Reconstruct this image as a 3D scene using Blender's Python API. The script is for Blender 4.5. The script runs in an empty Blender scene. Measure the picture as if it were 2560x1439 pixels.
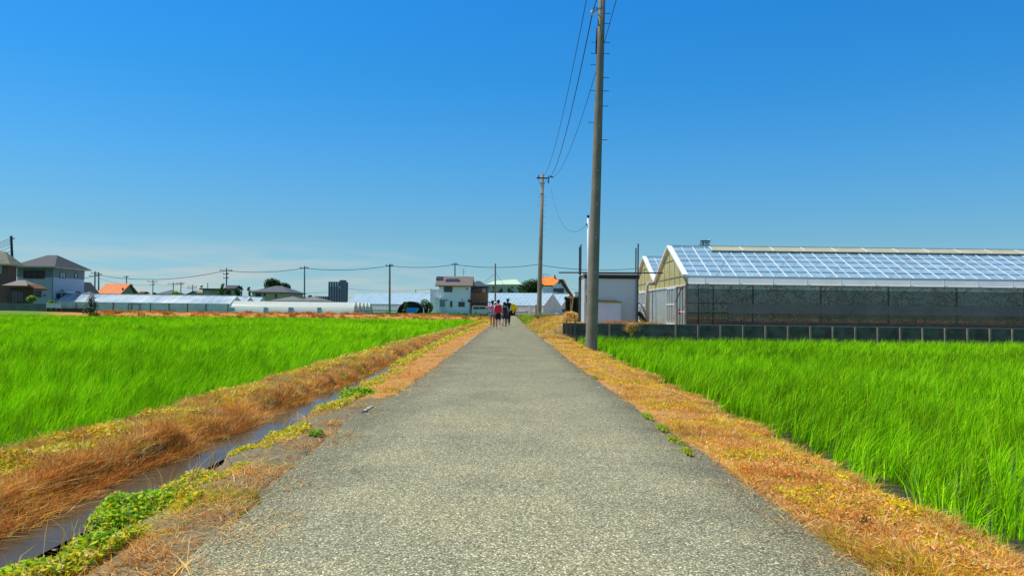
import bpy, math, random
import numpy as np
from mathutils import Vector, Matrix
R = math.radians
rnd = random.Random(7)
rng = np.random.default_rng(11)
sc = bpy.context.scene
COL = sc.collection

# ------------------------------------------------------------------ camera
FPX, CAMH = 2000.0, 1.05
pitch, roll = math.atan(54.5 / FPX), 0.0125
fwd = Vector((0, math.cos(pitch), math.sin(pitch)))
right = Vector((math.cos(roll), 0, math.sin(roll)))
right = (right - fwd * right.dot(fwd)).normalized()
up = right.cross(fwd).normalized()
cam_d = bpy.data.cameras.new('camera')
cam = bpy.data.objects.new('camera', cam_d); COL.objects.link(cam)
cam_d.sensor_width = 36; cam_d.lens = FPX / 2560 * 36
cam_d.clip_start = 0.05; cam_d.clip_end = 12000
M3 = Matrix((right, up, -fwd)).transposed()
cam.matrix_world = Matrix.Translation((0, 0, CAMH)) @ M3.to_4x4()
sc.camera = cam
CP = Vector((0, 0, CAMH))

def ray(px, py):
    return fwd * FPX + right * (px - 1280) - up * (py - 719.5)
def P(px, py, Y):
    d = ray(px, py); return CP + d * (Y / d.y)
def G(px, py, z=0.0):
    d = ray(px, py); return CP + d * ((z - CAMH) / d.z)

# ------------------------------------------------------------------ light
SUN_EL, SUN_AZ = 64.0, -86.0            # degrees; azimuth from +Y (ahead), negative = to the left
sdir = Vector((math.sin(R(SUN_AZ)) * math.cos(R(SUN_EL)), math.cos(R(SUN_AZ)) * math.cos(R(SUN_EL)), math.sin(R(SUN_EL))))
sl = bpy.data.lights.new('sun', 'SUN'); sl.energy = 4.6; sl.angle = R(0.5); sl.color = (1.0, 0.95, 0.86)
so = bpy.data.objects.new('sun', sl); COL.objects.link(so)
so.rotation_euler = (-sdir).to_track_quat('-Z', 'Y').to_euler(); so.location = (0, 0, 60)

w = bpy.data.worlds.new('World'); sc.world = w; w.use_nodes = True
nt = w.node_tree; nt.nodes.clear(); N = nt.nodes.new; LK = nt.links.new
sky = N('ShaderNodeTexSky'); sky.sky_type = 'NISHITA'; sky.sun_disc = False
sky.sun_elevation = R(SUN_EL); sky.sun_rotation = R(SUN_AZ)
sky.air_density = 1.0; sky.dust_density = 0.5; sky.ozone_density = 3.0
tc = N('ShaderNodeTexCoord'); sep = N('ShaderNodeSeparateXYZ'); LK(tc.outputs['Generated'], sep.inputs[0])
# tint of the sky by height; stops above view added to neutralise ambient light
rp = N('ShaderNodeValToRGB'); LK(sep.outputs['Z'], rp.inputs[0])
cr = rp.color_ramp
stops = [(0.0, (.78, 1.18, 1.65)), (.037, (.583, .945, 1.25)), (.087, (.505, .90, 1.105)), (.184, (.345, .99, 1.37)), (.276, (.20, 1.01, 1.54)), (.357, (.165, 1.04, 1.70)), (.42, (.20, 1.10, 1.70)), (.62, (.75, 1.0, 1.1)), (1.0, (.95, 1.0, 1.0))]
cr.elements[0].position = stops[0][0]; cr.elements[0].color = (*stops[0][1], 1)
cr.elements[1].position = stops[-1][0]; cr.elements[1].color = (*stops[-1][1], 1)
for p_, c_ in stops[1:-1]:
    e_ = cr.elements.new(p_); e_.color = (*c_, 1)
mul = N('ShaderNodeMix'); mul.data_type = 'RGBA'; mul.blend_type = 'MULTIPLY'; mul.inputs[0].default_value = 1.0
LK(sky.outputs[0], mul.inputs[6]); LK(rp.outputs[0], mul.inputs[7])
# low clouds near the horizon
mp = N('ShaderNodeMapping'); LK(tc.outputs['Generated'], mp.inputs[0]); mp.inputs['Scale'].default_value = (7, 7, 60)
nz = N('ShaderNodeTexNoise'); LK(mp.outputs[0], nz.inputs[0]); nz.inputs['Scale'].default_value = 1.3; nz.inputs['Detail'].default_value = 5
cl = N('ShaderNodeValToRGB'); LK(nz.outputs[0], cl.inputs[0]); cl.color_ramp.elements[0].position = 0.42; cl.color_ramp.elements[1].position = 0.62
band = N('ShaderNodeValToRGB'); LK(sep.outputs['Z'], band.inputs[0])
bc = band.color_ramp; bc.elements[0].position = 0.0; bc.elements[0].color = (0.8, 0.8, 0.8, 1)
bc.elements[1].position = 0.085; bc.elements[1].color = (0, 0, 0, 1)
e_ = bc.elements.new(0.03); e_.color = (0.75, 0.75, 0.75, 1)
side = N('ShaderNodeMapRange'); LK(sep.outputs['X'], side.inputs[0]); side.inputs[1].default_value = 0.05; side.inputs[2].default_value = -0.25; side.inputs[4].default_value = .72
m1 = N('ShaderNodeMath'); m1.operation = 'MULTIPLY'; LK(cl.outputs[0], m1.inputs[0]); LK(band.outputs[0], m1.inputs[1])
m2 = N('ShaderNodeMath'); m2.operation = 'MULTIPLY'; LK(m1.outputs[0], m2.inputs[0]); LK(side.outputs[0], m2.inputs[1])
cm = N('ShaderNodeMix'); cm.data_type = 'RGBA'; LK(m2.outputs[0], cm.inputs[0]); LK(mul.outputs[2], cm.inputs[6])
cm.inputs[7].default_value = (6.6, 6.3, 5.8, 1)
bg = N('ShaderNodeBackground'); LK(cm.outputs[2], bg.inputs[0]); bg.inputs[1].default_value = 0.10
LK(bg.outputs[0], N('ShaderNodeOutputWorld').inputs[0])

sc.view_settings.view_transform = 'Standard'; sc.view_settings.look = 'None'
sc.view_settings.exposure = 0.0; sc.view_settings.gamma = 1.0
sc.cycles.max_bounces = 8; sc.cycles.transparent_max_bounces = 24
sc.cycles.use_denoising = True
sc.cycles.caustics_reflective = False; sc.cycles.caustics_refractive = False

# ------------------------------------------------------------------ materials
MATS = {}
def mat(name, c, rough=0.75, var=0.12, scale=3.0, bump=0.0, bscale=30.0, metal=0.0, spec=0.4, alpha=1.0, transl=0.0, stain=None, wave=None):
    if name in MATS: return MATS[name]
    m = bpy.data.materials.new(name); m.use_nodes = True; t = m.node_tree; b = t.nodes['Principled BSDF']
    b.inputs['Roughness'].default_value = rough; b.inputs['Metallic'].default_value = metal
    b.inputs['Specular IOR Level'].default_value = spec
    tcn = t.nodes.new('ShaderNodeTexCoord')
    n = t.nodes.new('ShaderNodeTexNoise'); n.inputs['Scale'].default_value = scale; n.inputs['Detail'].default_value = 6
    t.links.new(tcn.outputs['Object'], n.inputs[0])
    r = t.nodes.new('ShaderNodeValToRGB'); t.links.new(n.outputs[0], r.inputs[0])
    r.color_ramp.elements[0].position = 0.3; r.color_ramp.elements[1].position = 0.7
    lo = stain if stain else tuple(x * (1 - var) for x in c)
    r.color_ramp.elements[0].color = (*lo, 1); r.color_ramp.elements[1].color = (*[min(1, x * (1 + var)) for x in c], 1)
    t.links.new(r.outputs[0], b.inputs['Base Color'])
    if wave:
        wv = t.nodes.new('ShaderNodeTexWave'); wv.inputs['Scale'].default_value = wave[0]; wv.bands_direction = wave[1]
        t.links.new(tcn.outputs['Object'], wv.inputs[0])
        bp = t.nodes.new('ShaderNodeBump'); bp.inputs['Strength'].default_value = wave[2]; bp.inputs['Distance'].default_value = 0.03
        t.links.new(wv.outputs[0], bp.inputs['Height']); t.links.new(bp.outputs[0], b.inputs['Normal'])
    elif bump:
        n2 = t.nodes.new('ShaderNodeTexNoise'); n2.inputs['Scale'].default_value = bscale; n2.inputs['Detail'].default_value = 4
        t.links.new(tcn.outputs['Object'], n2.inputs[0])
        bp = t.nodes.new('ShaderNodeBump'); bp.inputs['Strength'].default_value = bump; bp.inputs['Distance'].default_value = 0.02
        t.links.new(n2.outputs[0], bp.inputs['Height']); t.links.new(bp.outputs[0], b.inputs['Normal'])
    out = t.nodes['Material Output']; last = b.outputs[0]
    if transl:
        tr = t.nodes.new('ShaderNodeBsdfTranslucent'); t.links.new(r.outputs[0], tr.inputs[0])
        mx = t.nodes.new('ShaderNodeMixShader'); mx.inputs[0].default_value = transl
        t.links.new(last, mx.inputs[1]); t.links.new(tr.outputs[0], mx.inputs[2]); last = mx.outputs[0]
    if alpha < 1:
        tp = t.nodes.new('ShaderNodeBsdfTransparent')
        mx = t.nodes.new('ShaderNodeMixShader'); mx.inputs[0].default_value = alpha
        t.links.new(tp.outputs[0], mx.inputs[1]); t.links.new(last, mx.inputs[2]); last = mx.outputs[0]
    t.links.new(last, out.inputs[0])
    MATS[name] = m; return m

def leafmat(name, transl=0.35, rough=0.55, spec=0.25):
    m = bpy.data.materials.new(name); m.use_nodes = True; t = m.node_tree; b = t.nodes['Principled BSDF']
    a = t.nodes.new('ShaderNodeAttribute'); a.attribute_name = 'col'
    t.links.new(a.outputs['Color'], b.inputs['Base Color']); b.inputs['Roughness'].default_value = rough
    b.inputs['Specular IOR Level'].default_value = spec
    tr = t.nodes.new('ShaderNodeBsdfTranslucent'); t.links.new(a.outputs['Color'], tr.inputs[0])
    mx = t.nodes.new('ShaderNodeMixShader'); mx.inputs[0].default_value = transl
    t.links.new(b.outputs[0], mx.inputs[1]); t.links.new(tr.outputs[0], mx.inputs[2])
    t.links.new(mx.outputs[0], t.nodes['Material Output'].inputs[0]); return m
M_RICE = leafmat('rice_leaf', 0.30, 0.6, 0.08)
M_DRY = leafmat('dry_grass', 0.25, 0.8, 0.1)
M_LEAF = leafmat('weed_leaf', 0.35, 0.5, 0.3)
M_TREE = leafmat('tree_leaf', 0.25, 0.5, 0.3)

# ------------------------------------------------------------------ mesh helpers
class MB:
    def __init__(s): s.v = []; s.f = []
    def add(s, vs, fs):
        o = len(s.v); s.v += [tuple(v) for v in vs]; s.f += [tuple(i + o for i in f) for f in fs]; return s
    def box(s, x0, x1, y0, y1, z0, z1):
        if x0 > x1: x0, x1 = x1, x0
        if y0 > y1: y0, y1 = y1, y0
        if z0 > z1: z0, z1 = z1, z0
        return s.add([(x0, y0, z0), (x1, y0, z0), (x1, y1, z0), (x0, y1, z0), (x0, y0, z1), (x1, y0, z1), (x1, y1, z1), (x0, y1, z1)],
                     [(0, 3, 2, 1), (4, 5, 6, 7), (0, 1, 5, 4), (1, 2, 6, 5), (2, 3, 7, 6), (3, 0, 4, 7)])
    def prism(s, pts, off):            # closed planar outline extruded by vector
        n = len(pts); off = Vector(off); a = [Vector(p) for p in pts]
        return s.add(a + [p + off for p in a], [tuple(range(n))[::-1], tuple(range(n, 2 * n))] + [(i, (i + 1) % n, n + (i + 1) % n, n + i) for i in range(n)])
    def slab(s, pts, th):              # sloped panel with thickness downwards
        return s.prism(pts, (0, 0, -th))
    def tube(s, a, b, r0, r1=None, n=8, cap=True):
        a = Vector(a); b = Vector(b); r1 = r0 if r1 is None else r1
        d = (b - a).normalized(); u = d.orthogonal().normalized(); v = d.cross(u)
        vs = []
        for p, r in ((a, r0), (b, r1)):
            for i in range(n):
                t = 2 * math.pi * i / n; vs.append(p + (u * math.cos(t) + v * math.sin(t)) * r)
        fs = [(i, (i + 1) % n, n + (i + 1) % n, n + i) for i in range(n)]
        if cap: fs += [tuple(range(n))[::-1], tuple(range(n, 2 * n))]
        return s.add(vs, fs)
    def path(s, pts, r, n=6):
        pts = [Vector(p) for p in pts]; vs = []; fs = []; u = None
        for k, p in enumerate(pts):
            d = (pts[min(k + 1, len(pts) - 1)] - pts[max(k - 1, 0)]).normalized()
            if u is None: u = d.orthogonal().normalized()
            else: u = (u - d * u.dot(d)).normalized()
            v = d.cross(u); rr = r[k] if isinstance(r, (list, tuple)) else r
            for i in range(n):
                t = 2 * math.pi * i / n; vs.append(p + (u * math.cos(t) + v * math.sin(t)) * rr)
        for k in range(len(pts) - 1):
            for i in range(n): fs.append((k * n + i, k * n + (i + 1) % n, (k + 1) * n + (i + 1) % n, (k + 1) * n + i))
        fs += [tuple(range(n))[::-1], tuple(range((len(pts) - 1) * n, len(pts) * n))]
        return s.add(vs, fs)
    def ball(s, c, r, nu=10, nv=7):
        c = Vector(c); r = r if isinstance(r, (tuple, list)) else (r, r, r); vs = [c + Vector((0, 0, r[2]))]
        for j in range(1, nv):
            ph = math.pi * j / nv
            for i in range(nu):
                t = 2 * math.pi * i / nu; vs.append(c + Vector((r[0] * math.sin(ph) * math.cos(t), r[1] * math.sin(ph) * math.sin(t), r[2] * math.cos(ph))))
        vs.append(c - Vector((0, 0, r[2]))); fs = [(0, 1 + i, 1 + (i + 1) % nu) for i in range(nu)]
        for j in range(nv - 2):
            for i in range(nu): fs.append((1 + j * nu + i, 1 + (j + 1) * nu + i, 1 + (j + 1) * nu + (i + 1) % nu, 1 + j * nu + (i + 1) % nu))
        L = len(vs) - 1; fs += [(L, 1 + (nv - 2) * nu + (i + 1) % nu, 1 + (nv - 2) * nu + i) for i in range(nu)]
        return s.add(vs, fs)
    def build(s, name, m, parent=None, smooth=False):
        me = bpy.data.meshes.new(name); me.from_pydata(s.v, [], s.f); me.validate(); me.update()
        if smooth:
            for p in me.polygons: p.use_smooth = True
        me.materials.append(m); o = bpy.data.objects.new(name, me); COL.objects.link(o)
        if parent: o.parent = parent
        return o

def npmesh(name, V, quads=None, tris=None, cols=None, m=None, parent=None):
    me = bpy.data.meshes.new(name); nq = 0 if quads is None else len(quads); ntr = 0 if tris is None else len(tris)
    me.vertices.add(len(V)); me.vertices.foreach_set('co', np.ascontiguousarray(V, dtype=np.float32).ravel())
    li = []; 
    if nq: li.append(np.asarray(quads, dtype=np.int32).ravel())
    if ntr: li.append(np.asarray(tris, dtype=np.int32).ravel())
    li = np.concatenate(li); me.loops.add(len(li)); me.loops.foreach_set('vertex_index', li)
    me.polygons.add(nq + ntr)
    st = np.concatenate([np.arange(nq) * 4, nq * 4 + np.arange(ntr) * 3]).astype(np.int32)
    me.polygons.foreach_set('loop_start', st)
    me.update(calc_edges=True)
    if cols is not None:
        a = me.color_attributes.new('col', 'FLOAT_COLOR', 'POINT')
        c = np.ones((len(V), 4), dtype=np.float32); c[:, :3] = cols; a.data.foreach_set('color', c.ravel())
    if m: me.materials.append(m)
    o = bpy.data.objects.new(name, me); COL.objects.link(o)
    if parent: o.parent = parent
    return o

def tag(o, label=None, cat=None, group=None, kind=None):
    if label: o['label'] = label
    if cat: o['category'] = cat
    if group: o['group'] = group
    if kind: o['kind'] = kind
    return o

class Thing:
    def __init__(s, name, label, cat, loc, yaw=0.0, group=None):
        s.e = bpy.data.objects.new(name, None); COL.objects.link(s.e); s.e.empty_display_size = 0.2
        s.loc = Vector(loc); s.e.location = s.loc; s.e.rotation_euler = (0, 0, yaw); tag(s.e, label, cat, group)
        s.Rm = Matrix.Rotation(yaw, 3, 'Z'); s.Ri = s.Rm.inverted()
    def part(s, name, mb, m, parent=None, label=None, smooth=False):
        o = mb.build(name, m, parent or s.e, smooth)
        if label: o['label'] = label
        return o
    def w2l(s, p): return s.Ri @ (Vector(p) - s.loc)
    def L(s, px, py, y=0.0):       # pixel -> local point on local plane y = const
        o = s.Ri @ (CP - s.loc); d = s.Ri @ ray(px, py); return o + d * ((y - o.y) / d.y)
    def S(s, px, py, x=0.0):       # pixel -> local point on local plane x = const
        o = s.Ri @ (CP - s.loc); d = s.Ri @ ray(px, py); return o + d * ((x - o.x) / d.x)

def vnoise(x, y, s, seed=0):       # smooth value noise, numpy
    x = np.asarray(x) / s + seed * 17.3; y = np.asarray(y) / s + seed * 9.1
    xi = np.floor(x).astype(np.int64); yi = np.floor(y).astype(np.int64); fx = x - xi; fy = y - yi
    fx = fx * fx * (3 - 2 * fx); fy = fy * fy * (3 - 2 * fy)
    def h(a, b):
        n = (a * 374761393 + b * 668265263 + seed * 1442695) & 0x7fffffff
        n = ((n ^ (n >> 13)) * 1274126177) & 0x7fffffff
        return ((n ^ (n >> 16)) & 0xffff) / 65535.0
    return (h(xi, yi) * (1 - fx) + h(xi + 1, yi) * fx) * (1 - fy) + (h(xi, yi + 1) * (1 - fx) + h(xi + 1, yi + 1) * fx) * fy

# ------------------------------------------------------------------ terrain
roadL = lambda Y: np.interp(Y, [0, 3.1, 5, 7, 9.4, 13, 32, 50, 91, 135], [-1.2, -1.28, -1.45, -1.53, -1.46, -1.38, -1.40, -1.36, -1.65, -2.1])
roadR = lambda Y: np.interp(Y, [0, 3.2, 8.7, 16.3, 38, 55, 91, 135], [1.52, 1.51, 1.38, 1.24, 1.14, .93, .94, .7])
riceL = lambda Y: np.interp(Y, [0, 6, 12, 25, 55, 86], [-3.54, -3.54, -3.52, -3.58, -2.92, -2.9])
ditL = lambda Y: np.interp(Y, [0, 14, 20, 40, 60, 90], [-2.64, -2.64, -2.62, -2.45, -2.15, -2.3]) + 0.09 * (vnoise(Y, Y * 0, 0.7, 3) - .5) * 2 + .05 * (vnoise(Y, Y * 0, .25, 4) - .5) * 2
ditR = lambda Y: np.interp(Y, [0, 14, 20, 40, 60, 90], [-2.64, -2.64, -2.62, -2.45, -2.15, -2.3]) + np.interp(Y, [0, 5, 10, 14, 18, 25], [.42, .44, .40, .30, .12, .05]) + 0.09 * (vnoise(Y, Y * 0, 0.6, 5) - .5) * 2
vrgR = lambda Y: np.interp(Y, [0, 3.7, 5.5, 8, 12, 24, 33, 36], [2.26, 2.32, 2.4, 2.46, 2.48, 2.42, 2.35, 2.3]) + 0.10 * (vnoise(Y, Y * 0, 0.8, 7) - .5) * 2
FIELD_END = lambda X: np.interp(X, [-60, -3], [78, 87])
WALL_Y = 33.5
def ss(a, b, x):
    t = np.clip((x - a) / (b - a), 0, 1); return t * t * (3 - 2 * t)
def gz(X, Y):
    X = np.atleast_1d(np.asarray(X, float)); Y = np.atleast_1d(np.asarray(Y, float)); X, Y = np.broadcast_arrays(X, Y)
    rl, rr, ri, dl, dr, vr = roadL(Y), roadR(Y), riceL(Y), ditL(Y), ditR(Y), vrgR(Y)
    deep = np.interp(Y, [14, 20, 30], [1, .5, .25])
    z = np.full(X.shape, -0.02)
    z = np.where(X < ri, -0.02 - 0.43 * ss(0, -0.22, X - ri), z)
    mid = (X >= ri) & (X < dl)
    z = np.where(mid, 0.0 - 0.11 * deep * ss(-0.16, 0, X - dl) - .02 * ss(-.6, 0, X - dl), z)
    z = np.where((X >= dl) & (X <= dr), -0.3 * deep, z)
    z = np.where((X > dr) & (X < rl), -deep * (.2 * (1 - ss(-.02, .1, X - dr)) + .12 * (1 - np.clip((X - dr) / np.maximum(.3, (rl - dr - .25)), 0, 1)) ) - .01, z)
    z = np.where((X > rl + .03) & (X < rr - .03), -0.05, z); z = np.where((X >= rr - .03) & (X <= rr + .02), -.005, z)
    z = np.where((X > rr) & (X < vr + .3), -0.01 - 0.14 * ss(-.5, 0, X - vr) - .30 * ss(0, .22, X - vr), z)
    z = np.where(X >= vr + .3, -0.45, z)
    # far side of the left field
    fe = FIELD_END(X)
    t = ss(0, .8, Y - fe); zl = 0.12 * np.exp(-((Y - fe - 2.2) / 1.6) ** 2) + 0.22 * ss(0, 3, Y - fe)
    near = ss(-2.0, -8.0, X)
    z = np.where(X < rl, z * (1 - t) + t * zl * near, z)
    # yard behind the retaining wall
    yd = 0.42 * ss(.1, 1.1, X - rr) * (0.35 + .65 * ss(140, 60, Y))
    z = np.where((X > rr) & (Y > WALL_Y + .05), np.where(X > 2.0, np.maximum(yd, 0), np.maximum(z, -0.02) * 0 + yd), z)
    z = z + np.where(mid, .10 * (vnoise(X, Y, .42, 15) - .45) * ss(ri, ri + .1, X) * ss(0, -.1, X - dl), 0)
    z = z + 0.03 * (vnoise(X, Y, .35, 1) - .5) * ((X < rl) | (X > rr)) * (Y < 60)
    return z
def grid(xs, ys):
    X, Y = np.meshgrid(xs, ys); nx, ny = len(xs), len(ys)
    i = (np.arange(ny - 1)[:, None] * nx + np.arange(nx - 1)[None, :]).ravel()
    return X.ravel(), Y.ravel(), np.stack([i, i + 1, i + nx + 1, i + nx], 1)
xs = np.concatenate([[-3000, -1200, -500, -250, -140, -90], np.arange(-60, -6, 3.0), np.arange(-6, -4.2, .3), np.arange(-4.2, -1.0, .05), np.arange(-1.0, 1.1, .5), np.arange(1.1, 3.4, .05), np.arange(3.5, 6, .4), np.arange(6, 60, 3.0), [90, 140, 250, 500, 1200, 3000]])
ys = np.concatenate([[-60, -30], np.arange(-12, 2, 1.0), np.arange(2, 14, .08), np.arange(14, 33.3, .25), [33.35, 33.5, 33.56, 33.7], np.arange(34, 96, .6), np.arange(96, 180, 4), [200, 260, 400, 800, 1500, 3000, 6000]])
X, Y, Q = grid(xs, ys)
Z = gz(X, Y)
gm = bpy.data.materials.new('soil'); gm.use_nodes = True; t = gm.node_tree; b = t.nodes['Principled BSDF']; b.inputs['Roughness'].default_value = 0.95
b.inputs['Specular IOR Level'].default_value = .1
a = t.nodes.new('ShaderNodeAttribute'); a.attribute_name = 'col'
tcn = t.nodes.new('ShaderNodeTexCoord'); n = t.nodes.new('ShaderNodeTexNoise'); n.inputs['Scale'].default_value = 22; n.inputs['Detail'].default_value = 8
t.links.new(tcn.outputs['Object'], n.inputs[0])
mr = t.nodes.new('ShaderNodeMapRange'); t.links.new(n.outputs[0], mr.inputs[0]); mr.inputs[1].default_value = .3; mr.inputs[2].default_value = .7; mr.inputs[3].default_value = .65; mr.inputs[4].default_value = 1.3
vm = t.nodes.new('ShaderNodeVectorMath'); vm.operation = 'SCALE'; t.links.new(a.outputs['Color'], vm.inputs[0]); t.links.new(mr.outputs[0], vm.inputs['Scale'])
t.links.new(vm.outputs[0], b.inputs['Base Color'])
bp = t.nodes.new('ShaderNodeBump'); bp.inputs['Strength'].default_value = .5; bp.inputs['Distance'].default_value = .02
n2 = t.nodes.new('ShaderNodeTexNoise'); n2.inputs['Scale'].default_value = 60; n2.inputs['Detail'].default_value = 5; t.links.new(tcn.outputs['Object'], n2.inputs[0])
t.links.new(n2.outputs[0], bp.inputs['Height']); t.links.new(bp.outputs[0], b.inputs['Normal'])
gc = np.tile(np.array([[.20, .15, .095]]), (len(X), 1))
k = (X < roadL(Y)) & (X > roadL(Y) - 1.3) & (Y < 9.5); gc[k] = (.20, .175, .105)                      # grey dirt shoulder
k = (X > roadL(Y) - .9) & (X < roadL(Y)) & (Y >= 9.5); gc[k] = (.5, .25, .08)
k = (X > roadR(Y)) & (X < vrgR(Y)) & (Y < WALL_Y); gc[k] = (.5, .28, .1)
k = (X < riceL(Y) - .2) & (Y < FIELD_END(X)) | (X > vrgR(Y) + .2) & (Y < WALL_Y); gc[k] = (.07, .065, .035)
k = (Y > FIELD_END(X) - .6) & (Y < FIELD_END(X) + 5) & (X < -2) & (X > -46); gc[k] = (.55, .28, .08)
k = (Y > FIELD_END(X) - .6) & (X <= -46); gc[k] = (.16, .26, .04)
k = (Y > FIELD_END(X) + 4) & (X < -3); gc[k] = (.14, .24, .04)
k = (Y > 150); gc[k] = (.12, .17, .06)
k = (X > 1.2) & (Y > WALL_Y) & (Y <= 150); gc[k] = (.42, .28, .12)
tag(npmesh('ground', np.stack([X, Y, Z], 1), Q, None, gc, gm), kind='structure')

# road
ys = np.concatenate([np.arange(-12, 2, .5), np.arange(2, 16, .06), np.arange(16, 45, .25), np.arange(45, 137, 1.5)])
u = np.array([0, .012, .1, .2, .3, .4, .5, .6, .7, .8, .9, .988, 1.0])
L_ = roadL(ys) + .10 * (vnoise(ys, ys * 0, .55, 11) - .5) + .07 * (vnoise(ys, ys * 0, .13, 12) - .5)
R_ = roadR(ys) + .06 * (vnoise(ys, ys * 0, .6, 13) - .5) + .04 * (vnoise(ys, ys * 0, .12, 14) - .5)
X = L_[:, None] + (R_ - L_)[:, None] * u[None, :]; Y = np.repeat(ys[:, None], 13, 1)
Z = 0.006 + 0.016 * (1 - (2 * u[None, :] - 1) ** 2) + 0 * X; Z[:, 0] = -.014; Z[:, -1] = -.012
i = (np.arange(len(ys) - 1)[:, None] * 13 + np.arange(12)[None, :]).ravel()
rm = bpy.data.materials.new('worn_asphalt'); rm.use_nodes = True; t = rm.node_tree; b = t.nodes['Principled BSDF']; b.inputs['Roughness'].default_value = .9
b.inputs['Specular IOR Level'].default_value = .25
tcn = t.nodes.new('ShaderNodeTexCoord')
def tn(scale, det=4, rough=.6):
    n = t.nodes.new('ShaderNodeTexNoise'); n.inputs['Scale'].default_value = scale; n.inputs['Detail'].default_value = det; n.inputs['Roughness'].default_value = rough
    t.links.new(tcn.outputs['Object'], n.inputs[0]); return n
def ramp(src, st):
    r = t.nodes.new('ShaderNodeValToRGB'); t.links.new(src, r.inputs[0]); c = r.color_ramp
    c.elements[0].position = st[0][0]; c.elements[0].color = (*st[0][1], 1); c.elements[1].position = st[-1][0]; c.elements[1].color = (*st[-1][1], 1)
    for p_, c_ in st[1:-1]: c.elements.new(p_).color = (*c_, 1)
    return r
def mixc(fac, a_, b_, mode='MIX', f=None):
    m_ = t.nodes.new('ShaderNodeMix'); m_.data_type = 'RGBA'; m_.blend_type = mode
    if f is not None: m_.inputs[0].default_value = f
    else: t.links.new(fac, m_.inputs[0])
    t.links.new(a_, m_.inputs[6]); t.links.new(b_, m_.inputs[7]); return m_.outputs[2]
v = t.nodes.new('ShaderNodeTexVoronoi'); v.inputs['Scale'].default_value = 165; v.inputs['Randomness'].default_value = 1; t.links.new(tcn.outputs['Object'], v.inputs[0])
sv = t.nodes.new('ShaderNodeSeparateColor'); t.links.new(v.outputs['Color'], sv.inputs[0])
stone = ramp(sv.outputs[0], [(0, (.06, .065, .045)), (.30, (.20, .20, .125)), (.62, (.30, .29, .16)), (.84, (.42, .38, .21)), (1, (1.0, .92, .64))])
fine = ramp(tn(220, 3, .7).outputs[0], [(.3, (.55, .55, .55)), (.5, (1, 1, 1)), (.75, (1.5, 1.45, 1.35))])
c1 = mixc(None, stone.outputs[0], fine.outputs[0], 'MULTIPLY', .8)
big = ramp(tn(.9, 7, .65).outputs[0], [(.3, (.74, .78, .78)), (.5, (1, 1, 1)), (.7, (1.16, 1.12, 1.04))])
c2 = mixc(None, c1, big.outputs[0], 'MULTIPLY', 1.0)
# darker weathered edges
sp = t.nodes.new('ShaderNodeSeparateXYZ'); t.links.new(tcn.outputs['Object'], sp.inputs[0])
ab = t.nodes.new('ShaderNodeMath'); ab.operation = 'ABSOLUTE'; t.links.new(sp.outputs['X'], ab.inputs[0])
ad = t.nodes.new('ShaderNodeMath'); ad.operation = 'ADD'; t.links.new(ab.outputs[0], ad.inputs[0])
nn = tn(1.6, 5); ml = t.nodes.new('ShaderNodeMath'); ml.operation = 'MULTIPLY'; ml.inputs[1].default_value = .8; t.links.new(nn.outputs[0], ml.inputs[0]); t.links.new(ml.outputs[0], ad.inputs[1])
ed = ramp(ad.outputs[0], [(.0, (1, 1, 1)), (.99, (1, 1, 1))])
mr = t.nodes.new('ShaderNodeMapRange'); t.links.new(ad.outputs[0], mr.inputs[0]); mr.inputs[1].default_value = 1.25; mr.inputs[2].default_value = 1.75
mr.inputs[3].default_value = 1.0; mr.inputs[4].default_value = .66
vm = t.nodes.new('ShaderNodeVectorMath'); vm.operation = 'SCALE'; t.links.new(c2, vm.inputs[0]); t.links.new(mr.outputs[0], vm.inputs['Scale'])
fy = t.nodes.new('ShaderNodeMapRange'); t.links.new(sp.outputs['Y'], fy.inputs[0]); fy.inputs[1].default_value = 3; fy.inputs[2].default_value = 18; fy.inputs[3].default_value = 1.06; fy.inputs[4].default_value = .86  # view-angle darkening painted into the asphalt colour with distance
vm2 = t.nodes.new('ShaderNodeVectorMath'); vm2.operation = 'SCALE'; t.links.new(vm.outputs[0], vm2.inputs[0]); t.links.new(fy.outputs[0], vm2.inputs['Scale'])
t.links.new(vm2.outputs[0], b.inputs['Base Color'])
bp = t.nodes.new('ShaderNodeBump'); bp.inputs['Strength'].default_value = .75; bp.inputs['Distance'].default_value = .008
t.links.new(sv.outputs[1], bp.inputs['Height'])
t.links.new(bp.outputs[0], b.inputs['Normal'])
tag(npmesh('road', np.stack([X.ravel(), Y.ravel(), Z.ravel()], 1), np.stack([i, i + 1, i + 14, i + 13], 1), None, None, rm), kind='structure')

# water
def watermat(name, c, rough=.07):
    m = mat(name, c, rough=rough, var=.2, scale=1.5, bump=.08, bscale=5, spec=.16); m.node_tree.nodes['Principled BSDF'].inputs['IOR'].default_value = 1.2; return m
def sheet(name, pts, m):
    mb = MB(); mb.add(pts, [tuple(range(len(pts)))]); return tag(mb.build(name, m), kind='structure')
sheet('ditch_water', [(-3.7, -8, -.125), (-2.2, -8, -.125), (-2.2, 16.5, -.125), (-3.7, 16.5, -.125)], watermat('muddy_water', (.085, .066, .04)))
sheet('paddy_water', [(-75, -8, -.405), (-3.75, -8, -.405), (-2.9, 87, -.405), (-62, 80, -.405)], watermat('paddy_mud_water', (.05, .05, .03)))
sheet('paddy_water', [(2.5, -8, -.405), (45, -8, -.405), (45, 33.5, -.405), (2.3, 33.5, -.405)], MATS['paddy_mud_water'])

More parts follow.
